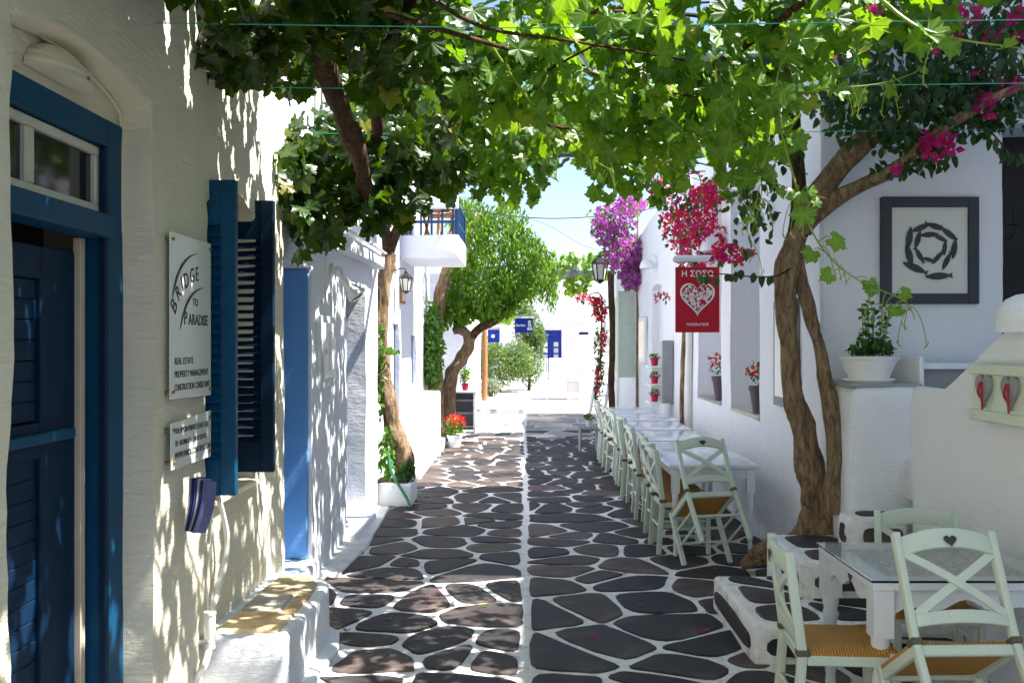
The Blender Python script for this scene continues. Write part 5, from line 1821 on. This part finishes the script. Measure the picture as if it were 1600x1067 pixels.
shoot([P(1180, 60, 4.4), P(1224, 220, 4.3), P(1262, 345, 4.25), P(1295, 400, 4.2), P(1342, 438, 4.15), P(1412, 470, 4.1), P(1430, 500, 4.1)], .006, 12, .135, 11)
shoot([P(930, 40, 4.9), P(1000, 130, 4.7), P(1060, 200, 4.6), P(1130, 245, 4.5), P(1220, 290, 4.4), P(1290, 310, 4.3)], .006, 12, .15, 8)
shoot([P(1365, -10, 3.6), P(1430, 40, 3.55), P(1500, 62, 3.5), P(1600, 76, 3.4)], .008, 5, .17, 3)
shoot([P(1120, 120, 4.6), P(1200, 150, 4.5), P(1290, 140, 4.4), P(1380, 130, 4.4), P(1440, 110, 4.4)], .005, 9, .16, 8)
shoot([P(1010, 230, 5.6), P(1060, 270, 5.5), P(1150, 300, 5.4), P(1170, 340, 5.4)], .004, 7, .11, 6)
shoot([P(1180, 240, 4.5), P(1190, 300, 4.5), P(1170, 380, 4.5)], .004, 4, .09, 5)
shoot([P(760, 60, 4.6), P(830, 160, 4.7), P(900, 230, 4.9), P(960, 270, 5.0)], .007, 9, .16, 5)
shoot([P(1240, 20, 4.0), P(1215, 120, 4.0), P(1205, 165, 4.0)], .005, 4, .20, 2)
foliage(gv, GRAPE, young, M['vine_young'], 110, 'leaf', 'young_foliage')

# trellis wires and beams
for i, (y, z, lab) in enumerate(((3.4, 3.06, 'green trellis wire nearest the blue door, under the vine'), (4.0, 3.08, 'green trellis wire crossing above the brochure holder, under the vine'), (5.0, 3.08, 'green trellis wire above the blue shutters, under the vine'), (6.1, 3.08, 'green trellis wire above the stone steps, under the vine'))):
    w = link('trellis_wire', MB().tube([(-1.55, y, z), (0, y + .02, z - .015), (1.5, y - .02, z), (4.36, y, z + .04)], .0024, 5).mesh('trellis_wire'), M['wire'])
    tag(w, lab, 'wire', 'green trellis wires')
for i, (y, z, lab) in enumerate(((7.3, 3.86, 'grey pergola timber above the pale blue doorway'), (9.0, 3.56, 'grey pergola timber above the long white table'))):
    b = link('pergola_beam', MB().box((-1.6, y - .06, z - .07), (2.2, y + .06, z + .07)).mesh('pergola_beam', bevel=.006), M['grey_wood'])
    tag(b, lab, 'beam', 'pergola timbers under the grape vine')
pc = link('power_cable', MB().tube(spline([(-.9, 13.5, 3.62), (.2, 14.3, 3.60), (1.2, 15.2, 3.75), (2.25, 16.0, 4.0)], 6), .008, 5).mesh('power_cable'), M['cable'])
tag(pc, 'dark power cable slung from the balcony to the restaurant roof', 'cable')
pc = link('power_cable', MB().tube(spline([(-2.0, 30, 6.3), (.5, 30, 5.5), (1.6, 27, 4.5), (2.3, 23.4, 3.85)], 6), .007, 5).mesh('power_cable'), M['cable'])
tag(pc, 'thin cable descending through the open sky to the purple bougainvillea', 'cable')

# ------------------------------------------------------------------ twisted bougainvillea tree by the steps
bt = thing('bougainvillea_tree', 'twisted two-stemmed bougainvillea tree rising behind the stone steps', 'tree', (1.95, 6.75, 0), world_parts=True)
YB = 6.72


def Q(px, py, dy=0):
    return P(px, py, YB + dy)


branch('trunk', [Q(1290, 838, -.02), Q(1280, 790), Q(1268, 745), Q(1262, 705), Q(1252, 660), Q(1240, 610), Q(1234, 555), Q(1229, 490), Q(1228, 440), Q(1240, 385), Q(1252, 345)],
       [.12, .105, .09, .085, .074, .064, .06, .066, .08, .07, .065], bt, M['bark'], 36, 14, .26, 2.0)
branch('stem', [Q(1299, 800, -.2), Q(1305, 730, -.24), Q(1301, 650, -.2), Q(1285, 570, -.1), Q(1268, 500, -.03), Q(1252, 440, .02), Q(1247, 400, 0)], [.06, .055, .05, .045, .042, .045, .045], bt, M['bark'], 24, 14, .3, 5.0)
branch('root', [Q(1285, 800, 0), Q(1262, 838, .05), Q(1235, 852, .2), Q(1208, 860, .4), Q(1182, 872, .55), Q(1160, 884, .62)], [.12, .12, .10, .085, .07, .03], bt, M['bark'], 28, 12, .34, 9.0)
branch('limb', [Q(1250, 360), Q(1275, 310, -.1), Q(1310, 262, -.2), Q(1350, 222, -.35), Q(1400, 190, -.5), Q(1450, 150, -.6)], [.085, .08, .072, .06, .045, .03], bt, M['bark'], 12, 6, .28, 1.0)
branch('limb', [Q(1262, 348), Q(1300, 315, -.15), Q(1345, 290, -.3), Q(1400, 262, -.5), Q(1470, 205, -.7), Q(1560, 150, -.8), Q(1640, 120, -.8)], [.06, .052, .046, .042, .036, .03, .02], bt, M['bark'], 10, 6, .2, 3.0)
branch('limb', [Q(1246, 370), Q(1248, 320), Q(1246, 250), Q(1240, 180, -.1), Q(1225, 100, -.2), Q(1220, 0, -.3)], [.07, .055, .045, .04, .035, .03], bt, M['bark_dark'], 10, 6, .2, 4.0)
branch('twig', [Q(1235, 420, -.2), Q(1210, 432, -.3), Q(1170, 432, -.35), Q(1125, 428, -.3), Q(1085, 430, -.2)], [.008, .006, .005, .004, .003], bt, M['bark_dark'], 6, 5, 0)
branch('twig', [Q(1500, 190, -.7), Q(1545, 205, -.7), Q(1580, 240, -.7), Q(1625, 255, -.7)], [.007, .006, .005, .003], bt, M['bark_dark'], 6, 5, 0)
hang = dict(tip=(0, -.1, -1), tip_j=.55, nrm=(.2, -.8, .5), nrm_j=.6, r_=vr)
bl_ = []
bl_ += place(90, ell(Q(1175, 330, -.1), (.17, .2, .32), vr), (.05, .085), **hang)
bl_ += place(60, ell(Q(1165, 265, 0), (.15, .2, .2), vr), (.05, .085), **hang)
bl_ += place(60, ell(Q(1215, 240, -.1), (.16, .2, .25), vr), (.05, .085), **hang)
bl_ += place(1150, ell(Q(1420, 165, -.5), (.62, .4, .30), vr), (.05, .085), **hang)
bl_ += place(800, ell(Q(1560, 110, -.6), (.55, .4, .38), vr), (.05, .09), **hang)
bl_ += place(600, ell(Q(1310, 70, -.2), (.50, .4, .35), vr), (.05, .085), **hang)
bl_ += place(600, ell(Q(1480, 20, -.4), (.7, .4, .3), vr), (.05, .085), **hang)
bl_ += place(50, ell(Q(1450, 245, -.6), (.18, .15, .10), vr), (.05, .08), **hang)
bl_ += place(40, ell(Q(1390, 265, -.45), (.18, .1, .06), vr), (.04, .07), **hang)
for k in range(9):
    bl_ += place(2, ell(Q(1092 + k * 14, 428 + 4 * math.sin(k), -.25), (.03, .03, .015), vr), (.06, .085), (0, -.1, -1), .25, (.1, -1, .1), .35, vr)
for k in range(10):
    bl_ += place(2, ell(Q(1530 + k * 9, 205 + k * 5.5, -.7), (.03, .03, .03), vr), (.06, .09), (0, -.1, -1), .3, (.1, -1, .1), .4, vr)
foliage(bt, OVATE, bl_, M['boug_leaf'], 230, 'leaf', 'foliage')
fl_ = []
for (px, py, n, rx, rz_) in ((1470, 232, 9, .12, .08), (1440, 220, 5, .06, .06), (1400, 270, 2, .03, .03), (1290, 62, 10, .14, .10), (1265, 85, 7, .05, .10), (1345, 30, 7, .16, .08), (1530, 150, 10, .12, .14), (1570, 40, 10, .16, .12), (1480, 60, 6, .2, .1), (1500, 20, 6, .2, .06), (1560, 130, 6, .1, .1), (1330, 10, 6, .2, .06)):
    fl_ += place(n, ell(Q(px, py, -.78), (rx, .08, rz_), vr), (.07, .10), (1, 0, 0), 1.0, (-.1, -1, .2), .5, vr)
foliage(bt, BRACT, fl_, M['magenta'], 84, 'flower', 'flowers')

# ------------------------------------------------------------------ bougainvilleas along the restaurant wall
rb = thing('red_bougainvillea', 'crimson and magenta bougainvillea tumbling over the sign bracket', 'bougainvillea', (2.08, 12.6, 0), world_parts=True)
branch('stem', [(2.08, 12.62, 0), (2.06, 12.6, 1.0), (2.09, 12.6, 2.0), (2.03, 12.5, 3.0), (1.95, 12.2, 3.4), (1.9, 11.6, 3.3), (1.9, 11.0, 3.0)], [.035, .03, .028, .025, .018, .012, .008], rb, M['bark'], 8)
fl_, lf_ = [], []
for (px, py, Y, rx, ry, rz_, n) in ((1085, 335, 12, .42, .35, .24, 130), (1105, 380, 11.4, .40, .35, .20, 150), (1060, 360, 12.2, .22, .25, .27, 75), (1145, 398, 11.2, .22, .2, .09, 52), (1110, 300, 12, .25, .25, .15, 70), (1045, 300, 12.4, .18, .2, .2, 40), (1035, 465, 12.4, .14, .1, .06, 10), (1085, 410, 11.4, .25, .2, .08, 40), (1020, 285, 12.4, .14, .1, .12, 12)):
    Y = min(Y, 2.0 * 1500 / (px - 820) - .1)
    fl_ += place(n, ell(P(px, py, Y), (rx, ry, rz_), vr), (.055, .09), (1, 0, 0), 1.0, (-.3, -1, .4), .6, vr)
    lf_ += place(int(n * .55), ell(P(px, py, Y + .1), (rx * 1.1, ry, rz_ * 1.1), vr), (.05, .08), **hang)
for k in range(9):
    a0 = P(vr.uniform(1040, 1100), vr.uniform(320, 350), 11.2)
    a1 = P(vr.uniform(1015, 1125), vr.uniform(270, 310), 10.6)
    a2 = a1 + Vector((vr.uniform(-.25, .1), -.15, vr.uniform(-.1, .15)))
    branch('twig', [a0, a1, a2], [.007, .005, .003], rb, M['bark_dark'], 5, 4, 0)
    fl_ += place(5, lambda: a1.lerp(a2, vr.random()) + Vector((0, 0, vr.gauss(0, .02))), (.05, .08), (1, 0, 0), 1.0, (-.3, -1, .4), .6, vr)
    lf_ += place(6, lambda: a0.lerp(a1, vr.random()), (.05, .08), **hang)
sel = [(f, vr.random()) for f in fl_]
foliage(rb, BRACT, [f for f, q in sel if q < .58], M['red_bract'], 90, 'flower', 'red_flowers')
foliage(rb, BRACT, [f for f, q in sel if q >= .58], M['magenta'], 60, 'flower', 'magenta_flowers')
foliage(rb, OVATE, lf_, M['boug_leaf'], 60, 'leaf', 'foliage')
pb_ = thing('purple_bougainvillea', 'purple bougainvillea cascading over the restaurant parapet above the sage shutters', 'bougainvillea', (2.1, 18.1, 0), world_parts=True)
branch('stem', [(2.13, 18.1, 0), (2.12, 18.15, 1.2), (2.12, 18.1, 2.4), (2.05, 18.0, 3.4), (1.8, 17.8, 4.0)], [.03, .025, .022, .02, .015], pb_, M['bark'], 8)
fl_, lf_ = [], []
for (px, py, rx, ry, rz_, n) in ((975, 395, .42, .6, .42, 420), (990, 430, .28, .4, .30, 260), (960, 345, .45, .6, .32, 240), (985, 320, .30, .5, .2, 160), (945, 360, .25, .4, .3, 140)):
    fl_ += place(n, ell(P(px, py, 18), (rx, ry, rz_), vr), (.07, .11), (1, 0, 0), 1.0, (-.3, -.9, .4), .6, vr)
    lf_ += place(int(n * .5), ell(P(px, py - 5, 18.1), (rx * 1.1, ry, rz_ * 1.15), vr), (.07, .10), **hang)
foliage(pb_, BRACT, fl_, M['purple'], 120, 'flower', 'flowers')
foliage(pb_, OVATE, lf_, M['shrub_leaf'], 40, 'leaf', 'foliage')
rv = thing('red_climber', 'red flowering climber trailing down the pole beside the ladder', 'climber', (1.85, 22.4, 0), world_parts=True)
cl = [P(935, 660, 22.1), P(930, 620, 22.1), P(938, 560, 22.1), P(940, 500, 22.1), P(938, 460, 22.1), P(915, 462, 22.0), P(905, 468, 22.0)]
branch('stem', cl, [.03, .025, .02, .02, .015, .01, .006], rv, M['bark_dark'], 7)
fl_, lf_ = [], []
for (px, py, rx, rz_, n) in ((938, 485, .18, .3, 60), (942, 530, .10, .3, 18), (935, 590, .1, .45, 16), (912, 465, .22, .08, 16), (930, 470, .2, .12, 26)):
    fl_ += place(n, ell(P(px, py, 22), (rx, .15, rz_), vr), (.08, .12), (1, 0, 0), 1.0, (-.3, -.9, .4), .6, vr)
    lf_ += place(int(n * .9), ell(P(px, py, 22.1), (rx, .2, rz_), vr), (.07, .11), **hang)
lf_ += place(150, ell(P(936, 570, 22.1), (.13, .15, 1.1), vr), (.06, .11), **hang)
foliage(rv, BRACT, fl_, M['red_bract'], 40, 'flower', 'flowers')
foliage(rv, OVATE, lf_, M['boug_leaf'], 0)

# ------------------------------------------------------------------ street trees under the balcony
YA = 17.0
s1 = thing('street_tree', 'upright street tree with a dense hanging green crown past the balcony', 'tree', (P(690, 600, YA).x, YA, 0), world_parts=True)
branch('trunk', [(P(682, 600, YA).x, YA, 0), P(680, 590, YA), P(678, 540, YA), P(686, 470, YA), P(700, 420, YA), P(715, 370, YA)], [.15, .13, .115, .11, .11, .08], s1, M['bark'], 14, 7, .2)
branch('limb', [P(698, 425, YA), P(720, 395, YA), P(740, 350, YA), P(760, 330, YA)], [.10, .08, .06, .04], s1, M['wood'], 9)
droop = dict(tip=(0, -.05, -1), tip_j=.38, nrm=(.5, -.6, .4), nrm_j=.6, r_=vr)
tl_ = []
for (px, py, dy, rx, ry, rz_, n) in ((735, 345, 0, .45, .9, .42, 700), (790, 355, -.2, .48, .8, .45, 700), (760, 410, -.2, .50, .8, .45, 700), (820, 395, -.1, .40, .7, .42, 500), (845, 425, .0, .28, .5, .30, 250), (720, 420, .2, .3, .6, .5, 600), (800, 440, -.1, .45, .6, .3, 900)):
    tl_ += place(n, ell(P(px, py, YA + dy), (rx, ry, rz_), vr, .25), (.06, .105), **droop)
for k in range(330):
    px = vr.uniform(705, 868)
    py = vr.uniform(305 + max(0, px - 790) * 1.15, 450)
    L = vr.uniform(.15, .55)
    top_ = P(px, py, YA + vr.uniform(-.6, .3))
    tl_ += place(14, lambda: top_ + Vector((vr.gauss(0, .03), vr.gauss(0, .03), -vr.random() * L)), (.06, .10), **droop)
foliage(s1, SLIM, tl_, M['tree_leaf'], 120, 'leaf', 'foliage')
s2 = thing('leaning_tree', 'gnarled leaning tree with a crooked trunk behind the plaster pier', 'tree', (P(702, 600, 17.6).x, 17.6, 0), world_parts=True)
branch('trunk', [(P(700, 600, 17.6).x, 17.6, 0), P(702, 605, 17.6), P(712, 572, 17.6), P(728, 548, 17.6), P(733, 528, 17.6), P(720, 515, 17.6), P(708, 518, 17.6)], [.14, .12, .115, .11, .10, .09, .06], s2, M['bark'], 12, 7, .25)
branch('limb', [P(730, 535, 17.6), P(750, 512, 17.6), P(775, 500, 17.5), P(800, 470, 17.4), P(815, 440, 17.3)], [.09, .08, .07, .055, .035], s2, M['bark_dark'], 10)
tl_ = []
for (px, py, rx, ry, rz_, n) in ((725, 455, .4, .6, .4, 700), (720, 480, .35, .6, .35, 500), (770, 470, .5, .6, .35, 900), (800, 450, .4, .6, .3, 500), (690, 490, .2, .3, .3, 200)):
    tl_ += place(n, ell(P(px, py, 17.5), (rx, ry, rz_), vr), (.07, .12), **hang)
foliage(s2, OVATE, tl_, M['tree_leaf'], 60, 'leaf', 'foliage')
iv = thing('climbing_ivy', 'light green ivy wrapping the upright street tree', 'ivy', (P(675, 600, 16.7).x, 16.7, .6), world_parts=True)
branch('stem', [(P(675, 600, 16.7).x, 16.7, .3), P(674, 570, 16.75), P(676, 520, 16.8)], [.02, .015, .01], iv, M['bark_dark'], 6)
foliage(iv, OVATE, place(900, ell(P(676, 540, 16.7), (.19, .22, .85), vr), (.06, .10), **hang), M['ivy_leaf'], 60)
iv2 = thing('climbing_ivy', 'green ivy climbing from the masonry planter up the grape vine trunk', 'ivy', (-1.45, 10.4, .26), world_parts=True)
branch('stem', [(-1.47, 10.4, .26), (-1.5, 10.38, .8), (-1.56, 10.38, 1.4), (-1.53, 10.38, 2.2)], [.012, .01, .008, .006], iv2, M['bark_dark'], 6)
il = place(150, ell((-1.48, 10.33, .55), (.10, .12, .34), vr), (.05, .09), **hang) + place(120, ell((-1.55, 10.36, 1.45), (.07, .08, .6), vr), (.045, .08), **hang) + place(20, ell(P(612, 545, 10.3), (.08, .06, .04), vr), (.05, .08), **hang)
foliage(iv2, OVATE, il, M['ivy_leaf'], 150)
hb = thing('planter_herb', 'low dark herb clump at the street edge of the masonry planter', 'plant', (-1.28, 10.35, .26), world_parts=True)
foliage(hb, THIN, place(420, ell((-1.28, 10.36, .34), (.09, .1, .12), vr), (.04, .08), (0, 0, 1), .5, (0, -1, .3), .6, vr), M['herb_leaf'], 0)

# ------------------------------------------------------------------ far pergola and shrubs
pgl = thing('far_pergola', 'white timber pergola crossing the far street between tree and lantern', 'pergola', (.8, 24, 0), world_parts=True)
for y in (23.6, 24.6):
    link('beam', MB().box((-1.9, y, 3.36), (2.4, y + .10, 3.52)).mesh('beam', bevel=.008), M['grey_wood'], pgl)
for k in range(6):
    boxpart('rafter', (-1.7 + k * .72, 23.3, 3.523), (-1.6 + k * .72, 24.95, 3.60), M['grey_wood'], pgl, .006)
for y in (23.62, 24.62):
    boxpart('post', (2.22, y, 0), (2.30, y + .08, 3.36), M['white_paint'], pgl, .006)
    boxpart('post', (-1.80, y, 0), (-1.72, y + .08, 3.36), M['white_paint'], pgl, .006)
gv2 = thing('pergola_vine', 'bright grape vine spread over the far white pergola', 'vine', (-1.7, 24.1, 0), world_parts=True)
branch('stem', [(-1.72, 24.2, 0), (-1.7, 24.2, 1.6), (-1.66, 24.2, 3.3), (-.6, 24.1, 3.65), (1.2, 24, 3.65)], [.05, .045, .04, .03, .015], gv2, M['bark_dark'], 8)
pv = place(330, boxs((.35, 23.3, 3.35), (2.0, 24.9, 3.95), vr), (.13, .2), **face) + place(70, ell(P(900, 445, 23.8), (.4, .3, .22), vr), (.13, .2), **face) + place(260, boxs((-1.6, 23.2, 2.3), (-.3, 24.6, 3.0), vr), (.13, .2), **face)
foliage(gv2, GRAPE, pv, M['vine_young'], 60)
for (nm, lab, base, cl_, mt, shp) in (
        ('round_shrub', 'big rounded green shrub in front of the far garden wall', (-.9, 33.5, 0), ((-.95, 33.5, .9, .75, .7, .8, 2600), (-.25, 33.8, 1.1, .65, .6, .75, 1900), (-1.3, 33.2, 1.5, .45, .5, .5, 700)), 'shrub_leaf', THIN),
        ('pine_shrub', 'tall feathery green conifer shrub behind the blue hanging sign', (.15, 35, 0), ((.15, 35, 1.1, .55, .55, 1.0, 2000), (.15, 35, 2.2, .55, .5, .7, 1600), (.45, 35, 1.9, .35, .4, .5, 700), (.0, 35, 2.8, .4, .4, .4, 700)), 'shrub_leaf', THIN),
        ('silver_shrub', 'low silvery green shrub at the foot of the big rounded shrub', (-1.1, 31, 0), ((-1.1, 31, .30, .35, .35, .28, 700),), 'sage_leaf', THIN)):
    o = thing(nm, lab, 'shrub', base, world_parts=True)
    if mt == 'sage_leaf' and 'sage_leaf' not in M:
        M['sage_leaf'] = leafmat('silver_leaf', (.20, .27, .18), (.30, .36, .26), (.3, .4, .2), .25)
    branch('stem', [Vector(base), Vector(base) + Vector((.02, 0, .5)), Vector(base) + Vector((-.03, 0, cl_[0][2]))], [.07, .05, .03], o, M['bark_dark'], 7)
    lst = []
    for (x, y, z, rx, ry, rz_, n) in cl_:
        lst += place(n, ell((x, y, z), (rx, ry, rz_), vr, .3), (.08, .15), (0, 0, .5), .9, (.4, -.5, .6), .6, vr)
    foliage(o, shp, lst, M[mt], 0)

# roof lamp far above the parapet
rl_ = thing('roof_mast', 'thin mast with a small dark floodlight on the restaurant roof', 'mast', (2.5, 16, 3.7), world_parts=True)
link('mast', MB().tube([(2.0, 17.0, 3.6), (2.0, 17.0, 4.62)], .012, 6).mesh('mast'), M['wood'], rl_)
link('head', MB().lathe([(.03, 0), (.09, .03), (.10, .08), (.04, .1)], 10, Matrix.Translation((2.0, 17.0, 4.56))).mesh('head', smooth=50), M['black'], rl_)

# fallen petals and leaves
petal_me = {}
for k in range(44):
    px, py = vr.choice(((575, 815), (660, 790), (680, 770), (620, 880), (540, 840), (690, 700))) if k < 18 else (vr.uniform(560, 1150), vr.uniform(760, 1000))
    x, y = G(px + vr.uniform(-25, 25), py + vr.uniform(-14, 14))
    if any(b[0] < x < b[1] and b[2] < y < b[3] for b in BLOCKED) or x < -1.42:
        continue
    mt = 'magenta' if vr.random() < .7 else 'vine_young'
    if mt not in petal_me:
        me = MB().add(*(BRACT[0] if mt == 'magenta' else OVATE[0])).mesh('fallen_petal')
        me.materials.append(M[mt])
        petal_me[mt] = me
    o = link('fallen_petal' if mt == 'magenta' else 'fallen_leaf', petal_me[mt])
    s = vr.uniform(.035, .06)
    o.scale = (s, s, s * .7)
    o.location = (x, y, .013)
    o.rotation_euler = (0, 0, vr.uniform(0, 6.28))
    tag(o, 'magenta petal fallen on the dark paving' if mt == 'magenta' else 'small yellow-green leaf fallen on the dark paving', 'petal' if mt == 'magenta' else 'leaf', 'petals fallen on the street' if mt == 'magenta' else 'leaves fallen on the street')
for o in bpy.data.objects:
    if '_abs' in o:
        del o['_abs']
